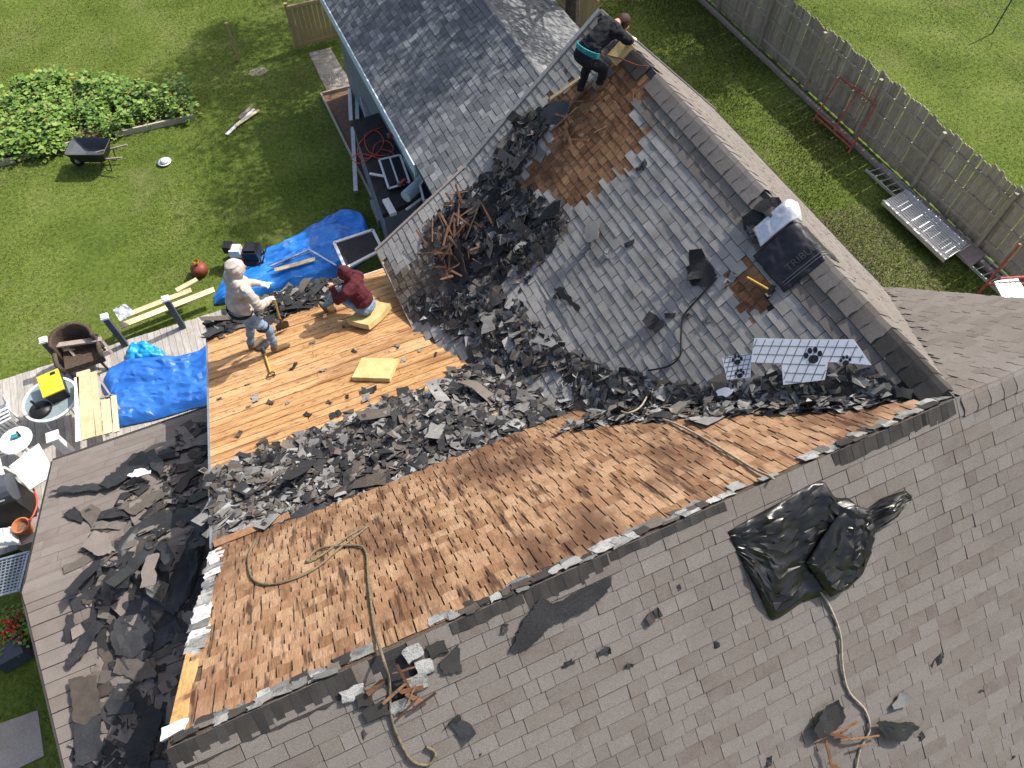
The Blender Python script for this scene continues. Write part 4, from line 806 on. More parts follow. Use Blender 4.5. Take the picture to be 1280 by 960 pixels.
def cloth(top, bot, pl, hf, nu, nv, crumple=0, amp=.02):
    T = [on(p[2] if len(p) > 2 else pl, p[0], p[1]) for p in top]; Bm = [on(p[2] if len(p) > 2 else pl, p[0], p[1]) for p in bot]
    def along(L_, t):
        ln = [0]
        for i in range(len(L_) - 1): ln.append(ln[-1] + (L_[i + 1] - L_[i]).length)
        s = t * ln[-1]
        for i in range(len(L_) - 1):
            if s <= ln[i + 1] + 1e-9: return L_[i].lerp(L_[i + 1], (s - ln[i]) / max(1e-6, ln[i + 1] - ln[i]))
        return L_[-1]
    nn = nrm(pl)
    def fn(u, v):
        p = along(T, u).lerp(along(Bm, u), v); e = min(u, 1 - u, v, 1 - v); wd_ = (along(T, u) - along(Bm, u)).length; return p + nn * hf(p, u, v, min(1, e / .08) * min(1, wd_ / .5))
    if crumple:   # uneven facets, as a stiff sheet creases
        rnd = random.Random(crumple); asp = max(.3, min(3, (T[-1] - T[0]).length / max(.2, (T[len(T) // 2] - Bm[len(Bm) // 2]).length)))
        pts = [(i / 40, j) for i in range(41) for j in (0, 1)] + [(i, j / 30) for j in range(1, 30) for i in (0, 1)]
        while len(pts) < crumple:
            c_ = [(rnd.uniform(.015, .985), rnd.uniform(.015, .985)) for _ in range(6)]; near = pts[-160:]
            pts.append(max(c_, key=lambda q: min(((q[0] - r_[0]) * asp) ** 2 + (q[1] - r_[1]) ** 2 for r_ in near)))
        vs, _, fs, *_x = delaunay_2d_cdt([V(p).to_2d() for p in [(a, b, 0) for a, b in pts]], [], [], 0, 1e-6); mb = MB()
        for q in vs:
            e_ = min(q.x, 1 - q.x, q.y, 1 - q.y); mb.v.append(V(fn(q.x, q.y)) + nn * (rnd.uniform(-amp, amp) * min(1, e_ / .05)))
        mb.f = [tuple(f) for f in fs]; mb.m = [0] * len(fs); return mb
    return MB().grid(fn, nu, nv)
def wr(p, s, a=(1, 1), seed=0):
    w_ = V((noise.noise(V((p.x * .8, p.y * .8, seed + 20))), noise.noise(V((p.x * .8, p.y * .8, seed + 40))), 0)) * .9
    q = V((p.x * a[0] + p.y * .5 * a[1], p.y * a[1] - p.x * .5 * a[0], 0)) * s + w_ + V((0, 0, seed)); return (1 - abs(noise.noise(q)) * 2.6) ** 3 * .6 + .4 * (1 - abs(noise.noise(q * 2.1 + V((5, 1, 0)))) * 2.2)
def poly_h(p, u, v, e): return .02 + e * (.01 + .035 * wr(p, 1.1, (2.4, .5), 2) + .035 * wr(p, 2.4, (1.2, .8), 7) + .012 * wr(p, 5, (1.4, .8), 3) + .07 * max(0, 1 - ((u - .62) / .06) ** 2) * (1 - .4 * v) + .08 * max(0, 1 - ((u - .88) / .08) ** 2))
bp = cloth([(908, 664), (940, 645), (982, 622), (1008, 606), (1028, 600), (1042, 622), (1060, 622), (1075, 640), (1100, 622), (1130, 612), (1138, 620)], [(925, 700), (945, 738), (962, 775), (975, 770), (1000, 752), (1030, 742), (1060, 728), (1075, 705), (1084, 668), (1100, 655), (1136, 628)], 'A', poly_h, 46, 34, 1300, .011)
bps = tag(bp.build('plastic_sheet', 'poly_black', smooth=True, solid=.003, creased=38), 'crumpled black plastic sheet draped over the main ridge', 'plastic sheet')
cloth([(1000, 700), (1022, 665), (1040, 640), (1060, 628), (1080, 634)], [(1030, 742), (1052, 732), (1070, 714), (1080, 690), (1086, 660)], 'A', lambda p, u, v, e: .085 + e * (.015 + .04 * wr(p, 2, (1.5, .7), 6)), 20, 20, 420, .014).build('folded_flap', 'poly_black', bps, smooth=True, solid=.003, creased=38)
# white underlayment with a printed grid and paw marks
def sheet(label, pl, pts, cell=.085, ang=0, lift=.03, paws=()):
    nn = nrm(pl); Q = pxy(pl, pts); ang = math.atan2(Q[2][1] - Q[0][1], Q[2][0] - Q[0][0])
    t = tag(MB().slab([on(pl, *p, lift=lift) for p in pts], -nn * .004).build('underlayment_sheet', 'white_sheet'), label, 'sheet')
    g = MB(); x0, x1 = min(q[0] for q in Q), max(q[0] for q in Q); y0, y1 = min(q[1] for q in Q), max(q[1] for q in Q); off = nn * (lift + .0015)
    def seg(ax, ay, bx_, by_):
        n = 160; run = None
        for i in range(n + 1):
            x, y = ax + (bx_ - ax) * i / n, ay + (by_ - ay) * i / n; ins = inpoly(x, y, Q)
            if ins and run is None: run = (x, y)
            if run and (not ins or i == n):
                if math.hypot(x - run[0], y - run[1]) > .02:
                    xe, ye = ax + (bx_ - ax) * (i - 1) / n, ay + (by_ - ay) * (i - 1) / n; A_ = V((run[0], run[1], zat(pl, *run))) + off; B_ = V((xe, ye, zat(pl, xe, ye))) + off
                    s = (B_ - A_).cross(nn).normalized() * .0045; g.add([A_ - s, B_ - s, B_ + s, A_ + s], [(0, 1, 2, 3)])
                run = None
    ca, sa = math.cos(ang), math.sin(ang); cx, cy = (x0 + x1) / 2, (y0 + y1) / 2; k = -20
    for k in range(-20, 21):
        o_ = k * cell
        for dx, dy, sx, sy in ((ca, sa, -sa, ca), (-sa, ca, ca, sa)): seg(cx + sx * o_ - dx * 1.7, cy + sy * o_ - dy * 1.7, cx + sx * o_ + dx * 1.7, cy + sy * o_ + dy * 1.7)
    g.build('printed_grid', 'grid_ink', t)
    for px, py, s in paws:
        mb = MB(); c = on(pl, px, py, lift + .003); rx = V((_r.x, _r.y, 0)); rx = (rx - nn * rx.dot(nn)).normalized(); ry = nn.cross(rx)
        for dx, dy, ra, rb in ((0, -.25, .42, .36), (-.55, .15, .19, .26), (-.22, .52, .19, .27), (.22, .52, .19, .27), (.55, .15, .19, .26)):
            mb.slab([c + rx * (dx + ra * math.cos(a)) * s + ry * (dy + rb * math.sin(a)) * s for a in [i * math.pi / 8 for i in range(16)]], nn * .001)
        mb.build('paw_print', 'ink_black', t)
    return t
sheet('white grid-printed underlayment sheet with a large paw mark on the wing', 'C', [(949, 426), (1010, 428), (1072, 428), (1094, 460), (1062, 457), (1040, 456), (1036, 478), (985, 484), (983, 459), (945, 457)], ang=.9, paws=[(1022, 449, .13), (1062, 455, .08)], lift=.16)
sheet('small white grid-printed underlayment piece with paw marks on the wing', 'C', [(908, 450), (928, 446), (945, 445), (943, 474), (914, 477)], .05, .9, .13, paws=[(927, 453, .09), (930, 470, .08)])
lone('tiny white underlayment scrap at the valley below the wing', 'C', [(901, 492), (908, 488), (924, 489), (917, 497), (903, 497)], 'white_sheet', .14, name='underlayment_scrap', cat='scrap')
# black membrane wrapped over the wing ridge, lettering printed along it
Y0, Y1 = ridge_y(1035, 324), ridge_y(968, 252)
def wrap(y, s, off): # s: signed distance from the crest across the ridge (negative on the west slope)
    c = math.cos(math.atan(SC)); x = s * c; z = ZR - math.sqrt((x * SC) ** 2 + .004) + .03
    return V((x, y, z + off))
mem = tag(MB().grid(lambda a, q: wrap(Y0 + (Y1 - Y0) * .62 * a, -.62 + .95 * q, .035 + .02 * noise.noise(V((a * 3, q * 5, 0))) + .012 * noise.noise(V((a * 9, q * 14, 4)))), 24, 50).build('ridge_membrane', 'membrane', smooth=True, solid=.004), 'black printed membrane wrapped over the wing ridge', 'membrane')
mb = MB()
for a in (.1, .16): mb.grid(lambda u, v: wrap(Y0 + (Y1 - Y0) * .62 * (a + .014 * u), -.58 + .8 * v, .058), 1, 20)
mb.build('printed_line', 'ink_gray', mem)
fc = bpy.data.curves.new('lettering', 'FONT'); fc.body = 'TRIBUILT'; fc.size = .13; fc.extrude = .0005
fo = bpy.data.objects.new('lettering', fc); col.objects.link(fo); bpy.context.view_layer.update(); me = bpy.data.meshes.new_from_object(fo.evaluated_get(bpy.context.evaluated_depsgraph_get())); bpy.data.objects.remove(fo)
tx0 = min(v.co.x for v in me.vertices)
for v in me.vertices:
    s_ = -.45 + (v.co.x - tx0); v.co = wrap(Y0 + (Y1 - Y0) * .62 * .26 + v.co.y, s_, .06)
me.materials.clear(); me.materials.append(MT['ink_gray']); link(bpy.data.objects.new('lettering', me), mem)
YM = Y0 + (Y1 - Y0) * .62
def flap(a, q):   # torn foil edge lifted from the ridge
    p = wrap(YM + .02 + .3 * a, -.5 + .72 * q, .05); return p + V((0, 0, .16 * math.sin(a * math.pi * .8) * (.6 + .4 * q) + .02 * noise.noise(V((a * 6, q * 8, 1)))))
tag(MB().grid(lambda a, q: flap(a * .7, q), 10, 24).build('foil_flap', 'foil', smooth=True, solid=.003), 'silver-faced flap of membrane curling up on the wing ridge', 'membrane')
heap('stuffed under the silver flap', 'torn shingles under the silver flap', 'C', [(935, 290), (948, 262), (968, 250), (985, 262), (960, 285), (945, 305)], 26, .1, 'dark', 8, 0, rim=.15, stufflabel='small shingle bits under the silver flap on the ridge')
# hammer in the hole
a_, b_ = on('C', 936, 348, .05), on('C', 962, 363, .05); hm = thing('hammer', 'yellow-handled hammer lying over the hole in the wing', 'hammer', b_)
MB().tube([a_, b_], .013, 8).build('handle', 'tool_yellow', hm); d = (b_ - a_).normalized(); s = d.cross(nrm('C')).normalized()
MB().bar(b_ - s * .07 + d * .03, b_ + s * .08 + d * .05, .04, .035, nrm('C')).box(b_ + d * .04 + s * .07, (.05, .05, .05)).build('head', 'black_plastic', hm)
splinters('thin wood strip lying on the cedar patch by the bending worker', 'wood strips on the cedar patch', 'C', [(700, 150), (760, 130), (800, 120), (770, 180), (710, 190)], 7, .01, .1, .25)
a_, b_ = on('C', 691, 126, .06), on('C', 728, 100, .06); tag(MB().bar(a_, b_, .05, .03, nrm('C')).build('batten', 'lumber'), 'pale wooden batten lying beside the bending worker', 'batten')

# broad dark sheet draped over the porch debris
def th3(p, u, v, e): return .10 + e * (.06 + .05 * wr(p, 1.3, (1.8, .6), 3) + .03 * wr(p, 3, (1, 1.5), 8) + .012 * wr(p, 8, (1, 1), 2))
tag(cloth([(140, 690, 'G1'), (165, 662, 'G1'), (200, 640, 'G1'), (245, 634, 'G1'), (262, 650, 'G1')], [(185, 745, 'G2'), (200, 755, 'G2'), (220, 770, 'G2'), (240, 745, 'G2'), (255, 705, 'G2')], 'G2', th3, 36, 30, 420, .012).build('felt_sheet', 'felt_sheen', smooth=True, solid=.006, creased=24, sub=1), 'broad charcoal roofing felt sheet draped over the porch ridge', 'roofing felt')
# ------------------------------------------------------------------ ground
def sheetg(name, px, m, z=.006, plane='g', world=None):
    P = world or [on(plane, *p) for p in px]; return tag(MB().slab([V((p[0], p[1], z)) for p in P], (0, 0, -.03)).build(name, m), kind='structure')
gm = tag(MB().grid(lambda a, b: (-150 + 300 * a, -150 + 300 * b, 0), 30, 30).build('ground', 'lawn'), kind='structure')
sheetg('garden_path', [(386, 66), (413, 60), (428, 86), (441, 106), (410, 116), (398, 92)], 'concrete', .012)
sheetg('mulch_bed', [(402, 120), (455, 108), (500, 250), (470, 262)], 'mulch', .02)
def blob(name, px, py, rx, ry, m, z):
    c = on('g', px, py); ph = U(0, 9); sheetg(name, None, m, z, world=[c + V((rx * math.cos(a) * (1 + .45 * noise.noise(V((math.cos(a) * 1.6 + ph, math.sin(a) * 1.6, 0)))), ry * math.sin(a) * (1 + .45 * noise.noise(V((math.cos(a) * 1.6, math.sin(a) * 1.6 + ph, 3)))), 0)) for a in [i * math.pi / 20 for i in range(40)]])
blob('bare_soil', 322, 90, .35, .22, 'dry_ground', .004); 
for q in ([(0, 905), (48, 888), (56, 945), (0, 972)],): sheetg('stone_path', q, 'concrete', .03)
XF = sum(on('g', *p).x for p in [(987, 101), (1126, 225), (1224, 300)]) / 3
# grass: short blades over the lawns
def blades(n, x0, x1, y0, y1, excl, seed, h0=.018, h1=.042):
    rs = np.random.RandomState(seed); x = rs.uniform(x0, x1, n); y = rs.uniform(y0, y1, n); k = np.ones(n, bool)
    for (a, b, c, d) in excl: k &= ~((x > a) & (x < b) & (y > c) & (y < d))
    ns = np.array([noise.noise(V((p * .45, q * .45, 0))) for p, q in zip(x, y)]); k &= rs.uniform(0, 1, n) < .75 + ns * .9
    x, y = x[k], y[k]; n = len(x); a = rs.uniform(0, 2 * math.pi, n); h = rs.uniform(h0, h1, n); w_ = rs.uniform(.006, .013, n); l = rs.uniform(.01, .045, n); b = rs.uniform(0, 2 * math.pi, n)
    v = np.zeros((n, 3, 3)); v[:, 0, 0] = x - np.cos(a) * w_; v[:, 0, 1] = y - np.sin(a) * w_; v[:, 1, 0] = x + np.cos(a) * w_; v[:, 1, 1] = y + np.sin(a) * w_; v[:, 2, 0] = x + np.cos(b) * l; v[:, 2, 1] = y + np.sin(b) * l; v[:, 2, 2] = h
    return v.reshape(-1, 3)
def grass(name, label, n, *a, mt='blade', **k):
    v = blades(n, *a, **k); m = len(v) // 3; me = bpy.data.meshes.new(name); me.vertices.add(len(v)); me.vertices.foreach_set('co', v.ravel().astype(np.float32))
    me.loops.add(m * 3); me.loops.foreach_set('vertex_index', np.arange(m * 3, dtype=np.int32)); me.polygons.add(m); me.polygons.foreach_set('loop_start', np.arange(0, m * 3, 3, dtype=np.int32)); me.polygons.foreach_set('loop_total', np.full(m, 3, np.int32))
    me.update(calc_edges=True); me.materials.append(MT[mt]); o = bpy.data.objects.new(name, me); link(o); tag(o, label, 'grass', kind='stuff')
dk0 = on('deck', 20, 465); dk1 = on('deck', 262, 396); YD = (dk0.y + dk1.y) / 2
EX = [(-16, -6.7, -6, YD), (-7, 2.6, -6, 7.4), (-2.3, 3.2, 7, 19)]
grass('lawn_grass', 'mown green grass on the garden lawn beside the deck', 430000, -22, -2.0, 8.0, 34, EX, 5)
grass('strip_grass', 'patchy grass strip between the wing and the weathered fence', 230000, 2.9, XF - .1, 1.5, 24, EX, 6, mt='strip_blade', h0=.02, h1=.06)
grass('neighbour_grass', 'bright green lawn beyond the weathered fence', 200000, XF + .15, XF + 15, 0, 26, EX, 7)
gd = on('g', 1110, 335); grass('dry_grass', 'straw-coloured dry grass beside the wing corner', 16000, gd.x - .9, gd.x + .9, gd.y - 1.6, gd.y + 2.2, [], 12, mt='straw')
grass('side_grass', 'grass beside the porch and stone path', 24000, -14, -10.6, -1, 5, [], 8)

# ------------------------------------------------------------------ weathered fence on the right
fe = thing('weathered_fence', 'weathered grey picket privacy fence along the side strip', 'fence', (XF, 8, 0)); FH = 1.95
pk = []
for k in range(5):
    t = [.0, .012, .02, -.01, .006][k]; mb = MB(); mb.slab([(0, .002, 0), (0, .132, 0), (0, .132, FH - .05 + t), (0, .105, FH + t), (0, .03, FH + t - .008), (0, .002, FH - .045 + t)], (.018, 0, 0)); pk.append(mb.mesh('picket', 'old_fence'))
y = -1.0
while y < 26:
    if not (9.93 < y < 10.03):
        o = bpy.data.objects.new('picket', random.choice(pk)); link(o, fe, Matrix.Translation((XF + U(-.006, .006), y, U(.0, .05))) @ Euler((R(U(-.7, .7)), R(U(-1, 1)), 0)).to_matrix().to_4x4() @ Matrix.Diagonal((1, 1, U(.965, 1.02), 1)))
    y += .138
for yp in [0.6 + 2.44 * i for i in range(11)]:
    MB().box((XF - .1, yp, .95), (.09, .09, 1.9)).build('post', 'old_fence', fe)
    for z in (.35, 1.0, 1.62): MB().box((XF - .03, yp + 1.22, z), (.04, 2.34, .085)).build('rail', 'old_fence', fe)
tag(MB().bar((XF - .35, 2, .06), (XF - .3, 24, .06), .12, .12).build('landscape_timber', 'rail_wood'), 'weathered landscape timber along the foot of the grey fence', 'timber')

# ------------------------------------------------------------------ new fences
def board_fence(name, label, a, b, h, postsat, cat='fence'):
    a, b = V(a), V(b); d = (b - a).normalized(); L_ = (b - a).length; n = V((-d.y, d.x, 0)); t = thing(name, label, cat, (a + b) / 2); k = int(L_ / .145)
    me = MB().box((0, 0, h / 2 + .06), (.138, .018, h - .06)).mesh('board', 'new_fence'); rot = Matrix.Rotation(math.atan2(d.y, d.x), 4, 'Z')
    for i in range(k): link(bpy.data.objects.new('board', me), t, Matrix.Translation(a + d * (i + .5) * L_ / k) @ rot)
    for s in postsat: MB().box(a + d * L_ * s + n * .03 + V((0, 0, h / 2 + .05)), (.1, .1, h + .1)).build('post', 'new_fence', t)
    for z in (.16, h - .02): MB().bar(a + n * -.03 + V((0, 0, z)), b + n * -.03 + V((0, 0, z)), .045, .09).build('rail', 'new_fence', t)
    return t
ga, gb = on('g', 372, 62), on('g', 440, 46); board_fence('board_fence', 'new tan board fence panel beside the garage', ga, (gb.x, ga.y, 0), 1.42, (0,))
na, nb = on('g', 668, -26), on('g', 745, 58); xm = (na.x + nb.x) / 2; board_fence('board_fence', 'new tan board fence running behind the garage toward the wing', (xm, na.y, 0), (xm, nb.y, 0), 1.5, (0, .3, .62, .95))
pb = on('g', 299, 76); tag(MB().box(pb + V((0, 0, .62)), (.09, .09, 1.3)).build('fence_post', 'new_fence'), 'lone new wooden post standing in the lawn', 'post')
wf = thing('wire_fence', 'thin wire fence on posts beyond the neighbouring lawn', 'fence', on('g', 1240, 42)); q0 = on('g', 1240, 42); dq = (on('g', 1300, 95) - on('g', 1180, -5)).normalized()
for s in (-6.5, 0, 6): MB().tube([q0 + dq * s, q0 + dq * s + V((0, 0, 1.3))], .025, 6).build('post', 'slate_paint', wf)
for z in (.4, .75, 1.1): MB().tube([q0 - dq * 8 + V((0, 0, z)), q0 + dq * 8 + V((0, 0, z))], .006, 4).build('wire', 'steel', wf)

# ------------------------------------------------------------------ trees out beyond the yard; their shade falls on the lawn and the garage
def tree(label, base, h, cr, rad, nleaf, seed):
    rnd = random.Random(seed); base = V(base); t = thing('shade_tree', label, 'tree', base); tr_ = MB(); top = base + V((0, 0, h))
    tr_.tube([base, base + V((.05, .1, h * .35)), base + V((-.1, .15, h * .7))], [.28, .2, .12], 9); cl = []
    for i in range(26):
        a = rnd.uniform(0, 6.28); e = rnd.uniform(-.5, 1); r = rad * rnd.uniform(.35, 1); c = top + V((math.cos(a) * r * math.sqrt(1 - .6 * abs(e)), math.sin(a) * r * math.sqrt(1 - .6 * abs(e)), e * cr)); cl.append((c, rnd.uniform(.5, 1.15)))
        if i % 2 == 0: s = base + V((0, .1, h * rnd.uniform(.35, .7))); tr_.tube([s, s.lerp(c, .5) + V((0, 0, .2)), c], [.09, .05, .02], 5)
    tr_.build('trunk', 'bark', t); lf = MB()
    for i in range(nleaf):
        c, r = rnd.choice(cl); d = V((rnd.gauss(0, 1), rnd.gauss(0, 1), rnd.gauss(0, .8))) * r * .55; p = c + d; ln = rnd.uniform(.09, .17); u = V((rnd.gauss(0, 1), rnd.gauss(0, 1), rnd.gauss(0, .5))).normalized(); s = u.cross(V((rnd.gauss(0, 1), rnd.gauss(0, 1), 1))).normalized() * ln * .38
        lf.add([p - u * ln * .5, p + s, p + u * ln * .55, p - s], [(0, 1, 2, 3)])
    lf.build('crown', 'tree_leaf', t, smooth=False)
def under(px, py, h, zs=0):
    g = on(zs, px, py); k = (h - zs) / math.tan(R(SUN_EL)); return V((g.x + SUN_AZ.x * k, g.y + SUN_AZ.y * k, 0))
tree('broad leafy tree beyond the garage shading the lawn', under(385, 75, 8.5), 8.5, 2.4, 4.3, 17000, 3)
tree('leafy tree beside the weathered fence shading the narrow strip', under(860, 55, 7.5), 7.5, 2.2, 4.4, 26000, 4)
tree('leafy tree behind the garage shading its roof', under(560, 15, 8.5, 4.2), 8.5, 2.0, 3.2, 9000, 6)

# ------------------------------------------------------------------ vegetable bed
BED = [(-40, 142), (0, 136), (40, 112), (110, 106), (175, 117), (232, 118), (236, 148), (170, 162), (110, 178), (60, 193), (0, 203), (-40, 213)]
Qb = [tuple(on('g', *p))[:2] for p in BED]; sheetg('bed_soil', BED, 'mulch', .03)
lf = MB(); rnd = random.Random(5); fl_ = MB(); xs = [q[0] for q in Qb]; ys = [q[1] for q in Qb]; c = 0
cents = []
while len(cents) < 190:
    x, y = rnd.uniform(min(xs), max(xs)), rnd.uniform(min(ys), max(ys))
    if inpoly(x, y, Qb): cents.append((x, y, rnd.uniform(.3, .8), rnd.uniform(.16, .4)))
for x, y, h, r in cents:
    for i in range(95):
        a = rnd.uniform(0, 6.28); rr = r * math.sqrt(rnd.random()); z = h * rnd.uniform(.3, 1) * (1 - .5 * (rr / r) ** 2); p = V((x + math.cos(a) * rr, y + math.sin(a) * rr, z)); ln = rnd.uniform(.05, .15) * (.7 + .6 * (h > .55)); u = V((math.cos(a), math.sin(a), rnd.uniform(-.5, .4))).normalized(); s = u.cross(V((rnd.uniform(-.4, .4), rnd.uniform(-.4, .4), 1))).normalized() * ln * .42
        lf.add([p, p + u * ln * .45 + s, p + u * ln, p + u * ln * .45 - s], [(0, 1, 2, 3)], 0)
    if rnd.random() < .12: ball(fl_, (x, y, h + .02), .03, n=6)
tag(lf.build('bed_plants', 'leaf'), 'dense leafy green plants filling the timber-edged garden bed', 'plants', kind='stuff')
tag(fl_.build('bed_flowers', 'terracotta'), 'small orange-red blooms among the leafy bed plants', 'flowers', kind='stuff')
for i, (a, b) in enumerate([((-40, 217), (20, 203)), ((22, 201), (98, 182)), ((145, 172), (205, 158)), ((205, 158), (243, 150)), ((243, 150), (236, 134)), ((206, 118), (232, 116))]):
    A_, B_ = on('g', *a), on('g', *b); tag(MB().bar(A_ + V((0, 0, .09)), B_ + V((0, 0, .09)), .06, .18).build('edging_board', 'bed_board'), 'weathered board edging the leafy garden bed', 'board', 'edging boards of the garden bed')
tag(MB().bar(on('g', 70, 113) + V((0, 0, .4)), on('g', 119, 108) + V((0, 0, .3)), .025, .025).build('broom_handle', 'tool_yellow'), 'orange wooden pole lying across the garden bed', 'pole')

# ------------------------------------------------------------------ wheelbarrow and things on the lawn
wbp = on('g', 128, 207); wb = thing('wheelbarrow', 'black wheelbarrow with pale worn tray parked on the lawn', 'wheelbarrow', wbp); fx = V((_r.x, _r.y, 0)).normalized(); fy = V((-fx.y, fx.x, 0)); Lw = lambda x, y, z: wbp + fx * x + fy * y + V((0, 0, z))
def rr4(x0, x1, yw, z, n=5): # rounded rectangle ring
    out = []
    for cx, cy, a0 in ((x1, yw, 0), (x0, yw, 90), (x0, -yw, 180), (x1, -yw, 270)):
        for i in range(n): a = R(a0 + 90 * i / (n - 1)); out.append((cx + .1 * math.cos(a), cy + .1 * math.sin(a), z))
    return out
rings = [rr4(-.56, .34, .27, .66), rr4(-.5, .3, .24, .56), rr4(-.32, .24, .19, .36), rr4(-.26, .2, .15, .33)]; rin = [[(x * .96, y * .95, z + .012) for x, y, z in r] for r in rings]
mb = MB(); allr = [rings[3], rings[2], rings[1], rings[0], [(x, y, z) for x, y, z in rin[0]], rin[1], rin[2], rin[3]]; n = len(allr[0])
for r in allr: mb.v += [Lw(*p) for p in r]
for i in range(len(allr) - 1):
    for k in range(n): mb.f.append((i * n + k, i * n + (k + 1) % n, (i + 1) * n + (k + 1) % n, (i + 1) * n + k)); mb.m.append(0 if i < 4 else 1)
mb.f += [tuple(reversed(range(n))), tuple(range(7 * n, 8 * n))]; mb.m += [0, 1]; mb.build('tray', ['black_plastic', 'slate_paint'], wb, smooth=False)
for s in (-1, 1):
    MB().bar(Lw(-.62, .1 * s, .22), Lw(.85, .27 * s, .5), .04, .04).build('handle', 'rail_wood', wb); MB().tube([Lw(.15, .2 * s, .36), Lw(.22, .22 * s, 0.01), Lw(.34, .22 * s, 0.01), Lw(.42, .22 * s, .4)], .014, 6).build('leg', 'black_plastic', wb)
wr_ = Matrix((fx, V((0, 0, 1)), fy)).transposed(); MB().lathe([(.1, -.04), (.17, -.045), (.19, 0), (.17, .045), (.1, .04), (.1, -.04)], Lw(-.62, 0, .19), 18, wr_).build('wheel', 'black_plastic', wb, smooth=True)
hp = on('g', 206, 204); ht = thing('sun_hat', 'pale straw sun hat lying on the lawn', 'hat', hp); MB().lathe([(.02, .02), (.1, .015), (.19, .05), (.2, .055), (.1, .03)], hp, 20).build('brim', 'white_plastic', ht, smooth=True); MB().lathe([(.105, .02), (.1, .1), (.06, .135), (.01, .14)], hp, 18).build('crown', 'white_plastic', ht, smooth=True); MB().lathe([(.108, .03), (.107, .06)], hp, 18).build('band', 'slate_paint', ht)
for i, (a, b, m) in enumerate([((284, 170), (318, 138), 'white_paint'), ((296, 160), (325, 140), 'lumber'), ((300, 152), (316, 137), 'rail_wood')]):
    tag(MB().bar(on('g', *a) + V((0, 0, .05 + .03 * i)), on('g', *b) + V((0, 0, .05 + .03 * i)), .1, .025).build('slat', m), ['white painted slat at the bottom of the pile on the lawn', 'bare pine slat in the small pile on the lawn', 'short grey slat on top of the pile on the lawn'][i], 'slat')
# compressor
cp = on('g', 312, 330); cpt = thing('air_compressor', 'black wheeled compressor with pale engine cover on the lawn', 'compressor', cp); Lc = lambda x, y, z: cp + fx * x + fy * y + V((0, 0, z)); rx_ = Matrix((fx, fy, V((0, 0, 1)))).transposed()
for s in (-.16, .16): MB().tube([Lc(-.42, s, .16), Lc(-.36, s, .2), Lc(.36, s, .2), Lc(.42, s, .16)], [.07, .12, .12, .07], 14).build('air_tank', 'black_plastic', cpt, smooth=True)
MB().box(Lc(.2, 0, .45), (.36, .4, .26), rx_).box(Lc(.2, 0, .6), (.28, .3, .08), rx_).build('pump', 'black_plastic', cpt); MB().box(Lc(-.2, .0, .46), (.3, .3, .26), rx_, taper=.85).build('engine_cover', 'white_plastic', cpt); MB().box(Lc(-.17, -.02, .34), (.34, .36, .08), rx_).build('engine_base', 'rust_red', cpt)
for s in (-1, 1): MB().lathe([(.03, -.04), (.14, -.04), (.16, 0), (.14, .04), (.03, .04)], Lc(-.42, .27 * s, .16), 16, wr_).build('wheel', 'black_plastic', cpt)
MB().tube([Lc(.42, -.2, .2), Lc(.55, -.2, .5), Lc(.55, .2, .5), Lc(.42, .2, .2)], .016, 6).build('handle', 'black_plastic', cpt); MB().box(Lc(-.38, .05, .56), (.2, .24, .2), rx_).build('air_filter', 'black_plastic', cpt)
kp = on('g', 252, 342); kt = thing('fuel_can', 'round rust-red fuel can with yellow funnel on the lawn', 'fuel can', kp); MB().lathe([(.02, .01), (.16, .02), (.21, .12), (.2, .24), (.12, .32), (.03, .33)], kp, 20).build('body', 'rust_red', kt, smooth=True); MB().lathe([(.012, .3), (.02, .36), (.075, .47), (.07, .47)], kp + V((.02, -.02, 0)), 14).build('funnel', 'tool_yellow', kt, smooth=True)

# ------------------------------------------------------------------ tarps
def th1(p, u, v, e): return .03 + e * (.12 + .14 * wr(p, .6, (2.4, .3), 1) + .07 * wr(p, 1.1, (.3, 2.4), 4) + .03 * wr(p, 2.2, (2, .6), 9))
tag(cloth([(268, 372), (296, 340), (328, 318), (362, 302), (398, 282), (428, 263), (452, 267), (462, 292)], [(268, 382), (300, 378), (335, 372), (372, 362), (408, 352), (440, 340), (458, 325), (474, 312)], 'g', th1, 64, 38, 1000, .03).build('blue_tarp', 'tarp_blue', smooth=True, solid=.003, creased=26, sub=1), 'bright blue tarp spread on the ground below the plank eave', 'tarp')
def th2(p, u, v, e): return .03 + e * (.12 + .11 * wr(p, .8, (.3, 2.3), 3) + .06 * wr(p, 1.3, (2.2, .35), 9) + .025 * wr(p, 2.6, (.6, 2), 5))
tag(cloth([(128, 482), (140, 462), (160, 452), (195, 447), (225, 446), (248, 440), (272, 424)], [(146, 536), (165, 532), (190, 527), (215, 520), (240, 512), (258, 508), (280, 500)], 'deck', th2, 56, 38, 850, .026).build('blue_tarp', 'tarp_deep', smooth=True, solid=.003, creased=26, sub=1), 'deep blue tarp crumpled over the grey deck boards', 'tarp')
tag(cloth([(158, 446), (170, 433), (185, 430), (205, 440)], [(160, 456), (175, 455), (190, 452), (210, 448)], 'deck', lambda p, u, v, e: .05 + e * (.12 + .12 * wr(p, 4, (1, 1), 5)), 30, 20).build('cyan_tarp', 'tarp_cyan', smooth=True, solid=.003), 'bunched light cyan tarp at the edge of the deep blue one', 'tarp')
for a, b, m, lb in (((348, 350), (398, 336), 'lumber', 'pale pine board lying on the bright blue tarp'), ((343, 345), (390, 325), 'rail_wood', 'thin brown batten lying on the bright blue tarp'), ((390, 324), (424, 344), 'aluminium', 'thin metal angle lying on the bright blue tarp')):
    tag(MB().bar(on('g', *a) + V((0, 0, .36)), on('g', *b) + V((0, 0, .36)), .12 if m == 'lumber' else .04, .03).build('board' if m == 'lumber' else 'batten', m), lb, 'board')
